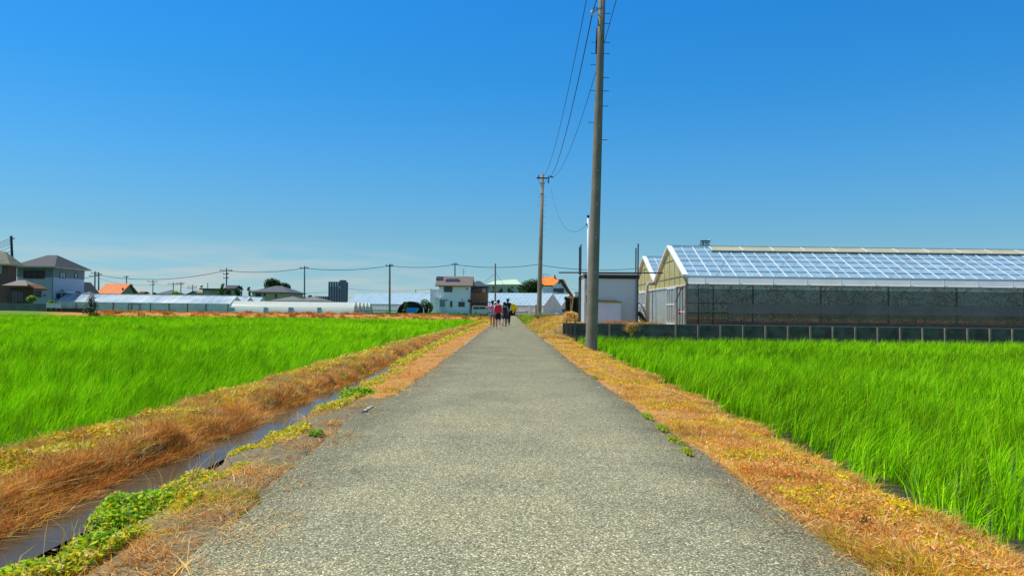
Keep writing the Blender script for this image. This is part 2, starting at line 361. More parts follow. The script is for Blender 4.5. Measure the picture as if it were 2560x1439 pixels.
# ------------------------------------------------------------------ grass generators
def blades(name, x, y, z0, h, wd, lean, az, col, m, bend=.5, parent=None):
    """one curved tapering blade per point: 5 or 7 points each"""
    n = len(x); ca, sa = np.cos(az), np.sin(az)
    fa = rng.uniform(0, 2 * np.pi, n); wx, wy = np.cos(fa) * wd * .5, np.sin(fa) * wd * .5
    lv = [(0, 1.0), (.55, .85), (1.0, 0)]
    V = np.empty((n, 5, 3), np.float32); kk = 0
    for s, ww in lv:
        off = lean * h * (s ** 1.8); zz = z0 + h * s * (1 - .25 * np.minimum(lean, 1.6) * s)
        cx, cy = x + ca * off, y + sa * off
        if ww > 0:
            V[:, kk] = np.stack([cx - wx * ww, cy - wy * ww, zz], 1); V[:, kk + 1] = np.stack([cx + wx * ww, cy + wy * ww, zz], 1); kk += 2
        else: V[:, kk] = np.stack([cx, cy, zz], 1)
    o = np.arange(n) * 5
    q = np.stack([o, o + 1, o + 3, o + 2], 1); tr = np.stack([o + 2, o + 3, o + 4], 1)
    return npmesh(name, V.reshape(-1, 3), q, tr, np.repeat(col, 5, 0), m, parent)
def leaves(name, c, size, col, m, upbias=.6, aspect=.45, parent=None, dirs=None):
    """pointed folded leaves, 4 points each"""
    n = len(c); d = rng.normal(size=(n, 3)); d[:, 2] *= (1 - upbias * .5)
    if dirs is not None: d = d * .5 + dirs
    d /= np.linalg.norm(d, axis=1)[:, None]
    nn_ = rng.normal(size=(n, 3)); nn_[:, 2] = np.abs(nn_[:, 2]) + upbias * 2; s_ = np.cross(d, nn_); s_ /= np.linalg.norm(s_, axis=1)[:, None] + 1e-9
    size = np.broadcast_to(size, (n,))[:, None]
    V = np.empty((n, 4, 3), np.float32); dn = np.array([[0, 0, -1.0]])
    V[:, 0] = c - d * size * .5; V[:, 1] = c + s_ * size * aspect * .5 + dn * size * .05; V[:, 2] = c + d * size * .5 + dn * size * .15; V[:, 3] = c - s_ * size * aspect * .5 + dn * size * .05
    o = np.arange(n) * 4
    return npmesh(name, V.reshape(-1, 3), np.stack([o, o + 1, o + 2, o + 3], 1), None, np.repeat(col, 4, 0), m, parent)
def pal(n, cols, wts, jit=.15):
    c = np.array(cols)[rng.choice(len(cols), n, p=np.array(wts) / sum(wts))]
    return np.clip(c * rng.uniform(1 - jit, 1 + jit, (n, 1)) * rng.uniform(1 - jit * .4, 1 + jit * .4, (n, 3)), 0, 1)

# ------------------------------------------------------------------ rice fields
def rice(name, label, zones, xr, seed):
    XS, YS, HS, WS, TH, HI = [], [], [], [], [], []
    for (y0, y1, per, nb, wf) in zones:      # hills every 'per' metres, nb blades per hill
        xa, xb = xr(y1)
        gx = np.arange(xa, xb, .30 * per); gy = np.arange(y0, y1, .17 * per)
        A, B = np.meshgrid(gx, gy); A = A.ravel() + rng.normal(0, .035 * per, A.size); B = B.ravel() + rng.normal(0, .03 * per, B.size)
        lo, hi = xr(B); edge = (A > lo) & (A < hi) & (B < FIELD_END(A) - .2)
        A, B = A[edge], B[edge]
        A = np.repeat(A, nb); B = np.repeat(B, nb); k = len(A); rr = rng.uniform(0, 1, k) ** .5 * .026 * (1 + per); th = rng.uniform(0, 6.283, k)
        XS.append(A + rr * np.cos(th)); YS.append(B + rr * np.sin(th))
        hid = np.repeat(rng.uniform(.82, 1.16, len(A) // nb), nb); hh = rng.uniform(.26, .50, k) * (0.92 + .25 * vnoise(A, B, 1.6, seed)) * hid * np.interp(B, [4, 15, 30], [.66, .90, 1.0]); HS.append(hh); WS.append(rng.uniform(.006, .0115, k) * wf)
        TH.append(th); HI.append(np.repeat(rng.uniform(.5, 1.3, len(A) // nb), nb))
    x = np.concatenate(XS); y = np.concatenate(YS); h = np.concatenate(HS); wd = np.concatenate(WS); n = len(x)
    gust = vnoise(x, y, 2.2, seed + 1)
    th = np.concatenate(TH); hi = np.concatenate(HI); wx_ = .75 + .8 * (gust - .3); az = np.arctan2(np.sin(th) * .8 + rng.normal(0, .3, n), np.cos(th) * .8 + wx_); lean = np.abs(rng.normal(.30, .26, n)) + .12 * gust
    col = pal(n, [(.29, .68, .001), (.42, .80, .002), (.17, .52, .002), (.60, .85, .03)], [4, 4, 3, .5], .18)
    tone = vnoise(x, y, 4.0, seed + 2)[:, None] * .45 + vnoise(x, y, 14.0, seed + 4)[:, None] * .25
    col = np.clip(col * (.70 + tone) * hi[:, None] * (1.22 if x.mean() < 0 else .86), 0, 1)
    o = blades(name, x, y, np.full(n, -.45), h + .05, wd, lean, az, col, M_RICE)
    print(name, n)
    return tag(o, label, 'rice', kind='stuff')
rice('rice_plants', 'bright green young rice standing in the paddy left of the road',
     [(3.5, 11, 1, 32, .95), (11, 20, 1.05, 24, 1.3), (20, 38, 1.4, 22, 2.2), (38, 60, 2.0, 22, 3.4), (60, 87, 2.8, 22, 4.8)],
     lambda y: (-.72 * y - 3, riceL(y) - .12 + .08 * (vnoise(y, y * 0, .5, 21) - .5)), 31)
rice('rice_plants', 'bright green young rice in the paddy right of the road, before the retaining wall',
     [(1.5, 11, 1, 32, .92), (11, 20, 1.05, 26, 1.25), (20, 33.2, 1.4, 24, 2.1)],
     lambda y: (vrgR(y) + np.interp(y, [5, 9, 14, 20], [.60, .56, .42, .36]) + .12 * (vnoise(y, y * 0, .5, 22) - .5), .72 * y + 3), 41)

# ------------------------------------------------------------------ dry verges
ORANGE, RUST, STRAW, YEL, YG, GRN = (.85, .38, .07), (.68, .26, .05), (.92, .66, .26), (.90, .68, .02), (.52, .58, .015), (.14, .36, .01)
def scatter(n, y0, y1, xlo, xhi, p=1.7):
    # density falls off with distance
    u_ = rng.uniform(0, 1, n); y = (y0 ** (1 - p) + u_ * (y1 ** (1 - p) - y0 ** (1 - p))) ** (1 / (1 - p))
    a_, b_ = xlo(y), xhi(y); return a_ + rng.uniform(0, 1, n) * (b_ - a_), y
def drygrass(name, label, n, y0, y1, xlo, xhi, cols, wts, hr, seed, thin=None, lean=.9, wmul=1.0, az=None, patch=None, p=1.7, clump=40, zfix=None, cat='dry grass', cr=.045):
    m_ = max(1, n // clump); cx, cy = scatter(m_, y0, y1, xlo, xhi, p)
    if thin is not None:
        k = rng.uniform(0, 1, m_) < thin(cx, cy); cx, cy = cx[k], cy[k]; m_ = len(cx)
    ch = rng.uniform(.4, 1.4, m_) * (.45 + 1.15 * vnoise(cx, cy, .33, seed + 5)); cc = rng.uniform(.62, 1.25, m_) * (.75 + .5 * vnoise(cx, cy, .27, seed + 6))
    i_ = np.repeat(np.arange(m_), clump); n = len(i_); sc_ = np.maximum(1, cy[i_] / 9.0)
    ox, oy = rng.normal(0, cr, n) * sc_ ** .6, rng.normal(0, cr, n) * sc_ ** .6
    x, y = cx[i_] + ox, cy[i_] + oy
    z = gz(x, y) if zfix is None else np.full(n, zfix)
    if zfix is None: z = np.maximum(z, -.13)
    h = rng.uniform(hr[0], hr[1], n) * ch[i_]; wd = rng.uniform(.0028, .006, n) * sc_ ** .9 * wmul
    pz = vnoise(cx, cy, .55, seed + 1) * .6 + vnoise(cx, cy, .17, seed + 2) * .4
    main = np.array(cols)[rng.choice(len(cols), m_, p=np.array(wts) / sum(wts))]
    if patch is not None:
        k = pz > patch[0]; main[k] = np.array(patch[1])[rng.choice(len(patch[1]), int(k.sum()), p=np.array(patch[2]) / sum(patch[2]))]
    alt = pal(n, cols, wts, .2); f = (rng.uniform(0, 1, n) < .35)[:, None]
    col = np.where(f, alt, main[i_]) * rng.uniform(.75, 1.2, (n, 1)) * cc[i_][:, None]
    aa = np.arctan2(oy, ox) + rng.normal(0, .8, n) if az is None else rng.normal(az, 1.0, n)
    ln = np.abs(rng.normal(lean, .5, n)) * (.5 + np.hypot(ox, oy) / (cr * sc_ ** .6) * .5)
    o = blades(name, x, y, z - .012, h, wd, ln, aa, np.clip(col, 0, 1), M_DRY)
    return tag(o, label, cat, kind='stuff')
drygrass('dry_grass', 'orange and yellow dead grass covering the bank between ditch and left paddy', 130000, 3.2, 88, lambda y: riceL(y) - .08, lambda y: ditL(y) - .02,
         [ORANGE, RUST, STRAW, YEL], [5, 3, 4, 1.2], (.03, .085), 51, cr=.055, clump=55, patch=(.58, [YEL, YG, STRAW, ORANGE], [3, 2, 2, 2]), wmul=1.1)
drygrass('dry_grass', 'rusty tufts of dead grass hanging over the left edge of the ditch', 90000, 3.2, 60, lambda y: ditL(y) - .24, lambda y: ditL(y) - .0,
         [(.90, .46, .11), ORANGE, STRAW, (.66, .27, .06)], [5, 4, 2.5, 1.5], (.045, .105), 55, cr=.055, clump=60, thin=lambda x, y: .05 + 1.1 * vnoise(x * 0, y, .38, 56), lean=.8)
drygrass('dry_grass', 'dead grass fringe touching the ditch water under the left bank', 30000, 3.2, 26, lambda y: ditL(y) - .05, lambda y: ditL(y) + .015, [RUST, (.35, .13, .03), ORANGE], [4, 3, 2], (.04, .10), 57, zfix=-.135, lean=.8, cr=.03)
drygrass('dry_grass', 'orange dead grass along the left shoulder of the road', 110000, 3.0, 88, lambda y: ditR(y) + .12, lambda y: roadL(y) + .05,
         [ORANGE, RUST, STRAW], [5, 2, 3], (.015, .05), 61,
         thin=lambda x, y: np.where(y < 9.5, np.clip(.03 + 1.4 * ss(.42, .8, vnoise(x, y, .5, 64) * .6 + vnoise(x, y, .12, 65) * .4) + ss(-.95, -1.3, x - roadL(y)), 0, 1), 1.0), lean=1.6, clump=14,
         patch=(.62, [YEL, YG, STRAW], [2, 2, 2]))
drygrass('dry_grass', 'orange and yellow dead grass on the verge right of the road', 230000, 2.2, 34, lambda y: roadR(y) + .05 - .13 * vnoise(y, y * 0, .45, 73) * vnoise(y, y * 0, .16, 74), lambda y: vrgR(y) + .1,
         [ORANGE, STRAW, RUST, YEL], [6, 4, 1.6, 1.5], (.02, .06), 71, patch=(.6, [YEL, YG, STRAW, ORANGE], [4, 2, 2, 2]), lean=1.2)
drygrass('dry_grass', 'dead grass beside the road past the wall end', 36000, 30, 62, lambda y: roadR(y), lambda y: roadR(y) + np.interp(y, [33.4, 33.6, 40], [1.0, 2.2, 2.6]),
         [ORANGE, STRAW, YG, RUST], [4, 4, 3, 1], (.05, .14), 75)
drygrass('dry_litter', 'loose dead grass scattered over the right margin of the asphalt', 2600, 2.6, 30, lambda y: roadR(y) - .16, lambda y: roadR(y) + .02, [ORANGE, STRAW, (.6, .45, .25)], [3, 3, 2], (.015, .05), 141, zfix=.017, clump=5, lean=2.2, thin=lambda x, y: vnoise(x, y, .3, 9) ** 2 * 1.3)
drygrass('dry_litter', 'loose dead grass scattered over the left margin of the asphalt', 4200, 2.8, 30, lambda y: roadL(y) - .02, lambda y: roadL(y) + .28, [ORANGE, STRAW, (.6, .45, .25)], [3, 3, 2], (.015, .05), 145, zfix=.019, clump=5, lean=2.2, thin=lambda x, y: vnoise(x, y, .3, 8) ** 2 * 1.5)
# leafy yellow-green weeds
def weeds(name, label, n, y0, y1, xlo, xhi, cols, wts, size, hmax, seed, thr, p=1.7, cat='weeds'):
    x, y = scatter(n, y0, y1, xlo, xhi, p)
    dn = vnoise(x, y, .5, seed) * .6 + vnoise(x, y, .16, seed + 1) * .4
    k = dn > thr; x, y, dn = x[k], y[k], dn[k]; n = len(x)
    z = gz(x, y) + rng.uniform(0, 1, n) * hmax * np.clip((dn - thr) * 5, .15, 1)
    sz = rng.uniform(.6, 1.3, n) * size * np.maximum(1, y / 10) ** .8
    return tag(leaves(name, np.stack([x, y, z], 1), sz, pal(n, cols, wts, .2), M_LEAF), label, cat, kind='stuff')
weeds('leafy_weeds', 'yellow green leafy weeds along the ditch on the road side', 70000, 3.2, 80, lambda y: ditR(y) - .03, lambda y: ditR(y) + .42, [YEL, YG, GRN, STRAW], [4, 5, 1.5, 2], .034, .085, 81, .45)
weeds('leafy_weeds', 'yellowing leafy weeds on the bank beside the left paddy', 45000, 3.2, 80, lambda y: riceL(y) - .05, lambda y: riceL(y) + .5, [YEL, YG, GRN, STRAW, ORANGE], [5, 4, .7, 2, 1], .036, .07, 85, .46)
weeds('leafy_weeds', 'small yellow green weeds among the dead grass on the right verge', 90000, 2.2, 34, lambda y: roadR(y) + .1, lambda y: vrgR(y) + .1, [YEL, YG, ORANGE, GRN], [5, 3, 4, .7], .026, .05, 89, .50)
weeds('leafy_weeds', 'rust coloured curled weeds at the near end of the right verge', 26000, 2.2, 8, lambda y: roadR(y) + .1, lambda y: vrgR(y) + .1, [ORANGE, RUST, (.5, .1, .05), STRAW], [5, 3, .5, 2], .022, .07, 93, .45)

# ================================================================== materials for built things
m_conc = mat('pole_concrete', (.25, .22, .155), .85, .18, 2.5, .25, 40)
m_conc2 = mat('aged_concrete', (.20, .20, .16), .9, .3, 1.5, .3, 25)
m_steel = mat('galvanised_steel', (.32, .34, .34), .45, .15, 6, metal=.6)
m_dark = mat('dark_metal', (.035, .035, .038), .5, .2, 5)
m_black = mat('black_rubber', (.015, .015, .016), .6, .2, 4)
m_white = mat('white_paint', (.78, .79, .77), .5, .06, 3)
m_cer = mat('white_ceramic', (.75, .74, .70), .25, .05, 5)
m_wire = mat('cable_black', (.02, .02, .022), .6, .1, 4)
m_rust = mat('rusty_steel', (.20, .085, .035), .9, .4, 8)
m_wood = mat('weathered_wood', (.33, .22, .13), .9, .3, 6)
m_glass = mat('dark_window', (.03, .04, .045), .12, .2, 2, spec=.6)
m_glassl = mat('pale_window', (.25, .30, .33), .2, .2, 2, spec=.6)
m_frame = mat('window_frame', (.10, .10, .10), .5, .1, 5)
m_framel = mat('pale_window_frame', (.55, .56, .55), .5, .1, 5)
m_greyroof = mat('grey_roof_tile', (.10, .105, .115), .7, .15, 4, wave=(6, 'Z', .4))
m_darkroof = mat('charcoal_roof_tile', (.06, .062, .07), .7, .15, 4, wave=(6, 'Z', .4))

# ================================================================== utility poles
def step_bolt(t, c, dx, r):
    mb = MB(); mb.tube(c, Vector(c) + Vector((dx, 0, 0)), .009, n=6); mb.ball(Vector(c) + Vector((dx, 0, 0)), .014, 6, 4)
    return t.part('step_bolt', mb, m_dark)
base1 = P(1478, 862, 23.7); base1.z = -.08
top1 = P(1506.5, -60, 23.7)
t = Thing('utility_pole', 'tall grey concrete utility pole standing in the verge in front of the metal shed', 'utility pole', base1)
d1 = t.w2l(top1); H1 = 11.6; d1 = d1 * (H1 / d1.z)
ax = lambda z: Vector((d1.x * z / H1, d1.y * z / H1, z))
mb = MB(); mb.path([ax(-.3), ax(0), ax(3), ax(6), ax(9), ax(H1)], [.178, .177, .155, .134, .112, .095], 28); t.part('shaft', mb, m_conc, smooth=True)
def zat(t, py, px=1490): return t.L(px, py).z
for (py, s) in [(107, -1), (107, 1), (135, -1), (135, 1), (163, -1), (195, 1), (228, -1), (228, 1), (266, 1), (307, -1), (350, 1), (60, 1), (35, 1)]:
    z = zat(t, py); rr = np.interp(z, [0, H1], [.177, .095]); c = ax(z); step_bolt(t, c + Vector((s * rr * .9, -.03, 0)), s * .16, .009)
for py in (428, 472, 512, 596, 682, 318):
    z = zat(t, py); c = ax(z); rr = np.interp(z, [0, H1], [.177, .095]); mb = MB(); mb.tube(c + Vector((.03, -rr + .01, 0)), c + Vector((.03, -rr - .02, 0)), .014, n=6)
    t.part('bolt_hole', mb, m_cer)
mb = MB(); z0, z1 = zat(t, 135), zat(t, 70); mb.path([ax(z0) + Vector((-.125, 0, 0)), ax((z0 + z1) / 2) + Vector((-.128, -.02, 0)), ax(z1) + Vector((-.118, 0, 0))], .022, 6); t.part('cable_guard', mb, m_dark)
br = t.L(1488, 25); mb = MB(); z = zat(t, 22)
mb.path([ax(z) + Vector((-.1, 0, 0)), br + Vector((.02, 0, .06)), br + Vector((-.03, 0, .05)), br + Vector((-.05, 0, -.03)), br + Vector((.03, 0, -.02)), ax(z - .03) + Vector((-.1, 0, 0))], .014, 6)
bo = t.part('bracket', mb, m_dark)
mb = MB(); ip = t.L(1482, 31); mb.tube(ip + Vector((0, 0, -.06)), ip + Vector((0, 0, .06)), .045, .05, 12); mb.tube(ip + Vector((0, 0, -.02)), ip + Vector((0, 0, .02)), .065, n=12)
t.part('insulator', mb, m_cer, smooth=False)
mb = MB(); c = ax(zat(t, 22)); mb.tube(c + Vector((0, 0, -.03)), c + Vector((0, 0, .03)), .112, n=24); t.part('clamp_band', mb, m_steel)
mb = MB(); c = ax(H1); mb.tube(c, c + Vector((0, 0, .06)), .1, .04, 20); t.part('cap', mb, m_conc)
ca = ax(zat(t, -40)); mb = MB(); mb.box(ca.x - .75, ca.x + .75, ca.y - .16, ca.y - .08, ca.z - .04, ca.z + .04); t.part('crossarm', mb, m_steel)
W_A1, W_B1, W_C1 = P(1470, -20, 23.6), P(1482, 29, 23.6), P(1549, -30, 23.6)

Z2 = 66.0
base2 = P(1347, 802, Z2); base2.z = 0.05
t2 = Thing('utility_pole', 'second grey concrete utility pole with a crossarm, beside the planks and straw', 'utility pole', base2)
d2 = t2.w2l(P(1356.5, 435, Z2)); H2 = d2.z
ax2 = lambda z: Vector((d2.x * z / H2, d2.y * z / H2, z))
mb = MB(); mb.path([ax2(-.3), ax2(0), ax2(H2 * .5), ax2(H2)], [.21, .21, .165, .125], 20); t2.part('shaft', mb, m_conc, smooth=True)
z = zat(t2, 446, 1356); c = ax2(z); mb = MB(); a, b_ = t2.L(1341, 446), t2.L(1374, 447.5)
mb.box(a.x, b_.x, -.19 + c.y, -.11 + c.y, z - .05, z + .05); arm = t2.part('crossarm', mb, m_dark)
for px, py, s in [(1343, 441, .05), (1347, 440, .04), (1372, 441, .035)]:
    p = t2.L(px, py); mb = MB(); mb.tube((p.x, c.y - .15, z + .05), (p.x, c.y - .15, z + .22), s, s * 1.2, 10); t2.part('insulator', mb, m_cer if px < 1345 else m_dark)
mb = MB(); p = t2.L(1371, 452); mb.tube((p.x, c.y - .15, z - .42), (p.x, c.y - .15, z - .1), .05, n=8); t2.part('cutout_switch', mb, m_dark)
mb = MB(); a = t2.L(1375, 442); b_ = t2.L(1383, 444); mb.path([(a.x, c.y - .15, a.z), (b_.x, c.y - .15, b_.z)], [.07, .05], 8); t2.part('strain_clamp', mb, m_dark)
for py in (458, 485):
    z = zat(t2, py, 1356); cc = ax2(z); mb = MB(); mb.tube(cc - Vector((0, 0, .05)), cc + Vector((0, 0, .05)), np.interp(z, [0, H2], [.21, .125]) + .02, n=20); t2.part('clamp_band', mb, m_steel)
mb = MB(); z = zat(t2, 447, 1356); mb.path([(t2.L(1345, 446).x, c.y - .15, z), ax2(z - .6) + Vector((-.1, -.1, 0))], .02); mb.path([(t2.L(1367, 446).x, c.y - .15, z), ax2(z - .6) + Vector((.1, -.1, 0))], .02); t2.part('brace', mb, m_steel)
for i, py in enumerate([492, 503, 514, 528, 541, 556, 573, 590]):
    z = zat(t2, py, 1354); rr = np.interp(z, [0, H2], [.21, .125])
    for s in ((1,) if i > 2 else (-1, 1)): step_bolt(t2, ax2(z) + Vector((s * rr * .9, 0, 0)), s * .2, .01)

def wire(name, label, a, b, sag, r, group=None, cat='wire', n=28):
    a, b = Vector(a), Vector(b); o = a.copy()
    mb = MB(); mb.path([a.lerp(b, i / n) - Vector((0, 0, sag * 4 * (i / n) * (1 - i / n))) - o for i in range(n + 1)], r, 5)
    ob = mb.build(name, m_wire); ob.location = o
    return tag(ob, label, cat, group)
wire('overhead_wire', 'leftmost overhead cable from the second pole up past the tall near pole', P(1362, 437, Z2), W_A1, .9, .012)
wire('overhead_wire', 'thick overhead cable running to the insulator bracket on the near pole', P(1376, 441, Z2), W_B1, .95, .017)
wire('overhead_wire', 'overhead cable passing behind the tall near pole', P(1383, 443, Z2), W_C1, 1.2, .012)
for a, q, lb in ((W_A1, Vector((-.2, -.4, .1)), 'leftmost'), (W_B1, Vector((.25, -1, .12)), 'thick'), (W_C1, Vector((.6, -1, .1)), 'right hand')):
    wire('overhead_wire', lb + ' overhead cable running on from the near pole toward the viewer', a, a + Vector((q.x, -30, 1.0)), .6, .014)

# white service pole and its drop cable
b0 = P(1471, 812, 37.2); b0.z = .42
t = Thing('service_pole', 'slim white steel pipe pole with a black cap rising behind the near utility pole', 'pole', b0)
tp = t.w2l(P(1470.5, 543, 37.2))
mb = MB(); mb.path([(0, 0, 0), tp * .5, tp], [.07, .06, .05], 12); t.part('shaft', mb, m_white, smooth=True)
mb = MB(); mb.tube(tp, tp + Vector((0, 0, .09)), .065, n=12); t.part('cap', mb, m_black)
mb = MB(); p = t.L(1468, 561); mb.box(p.x - .06, p.x + .05, -.04, .04, p.z - .05, p.z + .05); t.part('bracket', mb, m_steel)
wire('service_wire', 'thin pale drop cable sagging from the second pole to the white service pole', P(1377, 470, Z2), P(1467, 561, 37.2), 1.55, .008)

# ================================================================== pole line crossing far behind
YL = 165.0
def far_pole(px, ptop, pbase, Y, r=.17, arms=((5, 1.4),), label='', group='utility poles in the distance', lean=0.004, spike=True):
    b_ = P(px, pbase, Y); b_.z = min(b_.z, .3)
    t = Thing('utility_pole', label, 'utility pole', b_, 0, group)
    tp = t.w2l(P(px + lean * 100, ptop, Y)); mb = MB(); mb.path([(0, 0, 0), tp * .98], [r, r * .7], 10); t.part('shaft', mb, m_conc2)
    u_ = Y / 2000.0
    for k, (dn, wdt) in enumerate(arms):
        z = tp.z - dn * u_; mb = MB(); mb.box(tp.x - wdt / 2, tp.x + wdt / 2, -.28, -.18, z - .06, z + .06); a_ = t.part('crossarm', mb, m_dark)
        for s in (-.45, .45, 0.25):
            mb = MB(); mb.tube((tp.x + s * wdt, -.23, z + .06), (tp.x + s * wdt, -.23, z + .28), .06, .05, 8); t.part('insulator', mb, m_dark, a_)
    return t
PT = [(246, 678, .0), (566, 667), (761, 662), (974, 657), (1137, 654)]
far_pole(566, 667, 790, YL, label='far utility pole rising behind the trees beside the flat roofed house', arms=((9, 2.6), (18, 1.2), (28, 1.0)))
far_pole(761, 662, 790, YL, label='far utility pole behind the white tunnel greenhouse, left of the tower block', arms=((8, 1.8),))
far_pole(974, 657, 781, 118, r=.17, label='dark utility pole between the tunnel greenhouses and the blue tub', arms=((8, 1.1),))
far_pole(1137, 654, 790, YL, label='utility pole top rising behind the white house with solar panels', arms=((7, 1.2),))
far_pole(237, 676, 760, YL + 30, label='left pole of the close pair above the long greenhouse, right of the two storey house', arms=((7, 1.6), (14, 2.5)), r=.22)
far_pole(246.5, 678, 760, YL + 30, label='right pole of the close pair above the long greenhouse', arms=((8, 2.0),), r=.22)
far_pole(316, 688, 760, YL + 40, label='thin far pole rising over the ridge of the orange tiled house', arms=((4, 1.2),))
far_pole(328, 711, 760, YL, label='short far pole at the right gable of the orange tiled house', arms=((3, .8),))
far_pole(382, 698, 760, YL + 70, label='far pole with crossarm standing right of the orange tiled house', arms=((6, 3.0), (14, 1.4)))
far_pole(433, 704, 760, YL + 70, label='far pole with a wide left crossarm above the long greenhouse', arms=((6, 3.2),))
far_pole(452, 703, 760, YL + 75, label='far pole next to the wide armed one above the long greenhouse', arms=((5, 2.4), (8, 1.8)))
far_pole(481, 710, 760, YL + 95, label='far pole behind the small pointed gable left of the flat roofed house', arms=((6, 3.0), (10, 3.0)))
far_pole(519, 705, 760, YL + 60, label='bare far pole over the flat roofed house', arms=(), r=.14)
far_pole(604, 713, 770, YL, label='short bare pole right of the trees behind the long greenhouse', arms=(), r=.15)
far_pole(1039, 722, 740, 240, label='tiny far pole above the slatted greenhouse roof', arms=(), r=.14)
s8 = far_pole(1238, 656, 785, 125, label='bare grey pole behind the walking group with thin stay wires', arms=(), r=.15, group=None)


for (a, b_) in (((1241, 684), (1262, 716)), ((1241, 681), (1212, 704))):
    p0, p1 = s8.L(*a), s8.L(*b_); mb = MB(); mb.path([p0, p1], .022, 5); s8.part('stay_wire', mb, m_wire)
# the long cable across
pts = [(120, 706, YL + 30), (246, 687, YL + 30), (566, 676, YL), (761, 670, YL), (974, 664, YL), (1137, 661, YL), (1344, 661, YL), (1610, 669, YL), (1760, 680, YL)]
labs = ['cable between the two storey house and the close pair of poles', 'long cable sagging over the orange tiled house', 'cable sagging above the round tree to the next far pole', 'cable crossing the sky above the tower block',
        'cable crossing left of the white house roof', 'cable running from the white house toward the second pole', 'cable running from behind the second pole to the shed', 'cable end behind the large greenhouse']
for i in range(len(pts) - 1):
    a, b_ = P(*pts[i]), P(*pts[i + 1]); wire('overhead_wire', labs[i], a, b_, abs(b_.x - a.x) * .035, .055, 'far overhead cable spans')
for i, (a, b_) in enumerate([((246, 695, 235), (382, 712, 235)), ((382, 706, 235), (452, 709, 235)), ((452, 716, 240), (604, 732, 240)), ((625, 724, 240), (860, 727, 240)), ((860, 720, 240), (1080, 722, 240)), ((640, 738, 250), (1090, 736, 250)), ((1430, 722, 240), (1600, 722, 240)), ((1430, 734, 240), (1600, 736, 240))]):
    wire('overhead_wire', ['faint low cable right of the pole pair', 'faint cable between the small crossarm poles', 'faint cable behind the flat roofed house', 'faint cable left of the tower block', 'faint cable through the low clouds', 'lowest faint cable above the tunnel greenhouses', 'upper faint cable beside the shed', 'lower faint cable beside the shed'][i], P(*a), P(*b_), .8, .035, 'faint far cables')

# pole on the far left
t = Thing('utility_pole', 'dark leaning utility pole above the brown house at the left edge', 'utility pole', P(36, 770, 110))
a = t.w2l(P(28, 592, 110)); mb = MB(); mb.path([(0, 0, 0), a], [.2, .16], 12); t.part('shaft', mb, m_dark)
mb = MB(); p = t.L(29, 596); q = t.L(36, 596.5); mb.box(p.x, q.x, -.08, .08, p.z - .07, p.z + .07); t.part('crossarm', mb, m_dark)
mb = MB(); mb.tube(a, a + Vector((0, 0, .15)), .2, .12, 12); t.part('cap', mb, m_dark)
for (py0, py1) in ((594, 598), (599, 601), (603, 609), (608, 613), (615, 620), (625, 633)):
    wire('overhead_wire', 'one of the bundle of dark cables leaving the pole above the brown house', P(28 + (py0 - 592) * .12, py0, 110), P(-60, py1 + 18, 95), .25, .03, 'cables at the left edge')

# ================================================================== houses
def add_window(t, face, px0, py0, px1, py1, pos=0.0, mf=None, mg=None, mull=1, name='window'):
    """framed window standing 3 cm proud of a wall; face 'F' = plane local y=pos, 'S' = plane local x=pos"""
    mf = mf or m_frame; mg = mg or m_glass
    if face == 'F':
        a, b = t.L(px0, py0, pos), t.L(px1, py1, pos); u0, u1, v0, v1 = min(a.x, b.x), max(a.x, b.x), min(a.z, b.z), max(a.z, b.z)
        B = lambda mb, x0, x1, z0, z1, d0, d1: mb.box(x0, x1, pos - d1, pos - d0, z0, z1)
    else:
        a, b = t.S(px0, py0, pos), t.S(px1, py1, pos); u0, u1, v0, v1 = min(a.y, b.y), max(a.y, b.y), min(a.z, b.z), max(a.z, b.z)
        sg = 1 if pos > 0 else -1
        B = lambda mb, x0, x1, z0, z1, d0, d1: mb.box(pos + sg * d0, pos + sg * d1, x0, x1, z0, z1)
    w_ = max(.05, (u1 - u0) * .05); f = MB()
    B(f, u0 - w_, u1 + w_, v0 - w_, v0, .002, .09); B(f, u0 - w_, u1 + w_, v1, v1 + w_, .002, .09); B(f, u0 - w_, u0, v0, v1, .002, .08); B(f, u1, u1 + w_, v0, v1, .002, .08)
    for k in range(mull):
        c = u0 + (u1 - u0) * (k + 1) / (mull + 1); B(f, c - w_ * .4, c + w_ * .4, v0, v1, .025, .06)
    fo = t.part(name, f, mf); g = MB(); B(g, u0, u1, v0, v1, .002, .02); t.part('pane', g, mg, fo); return fo

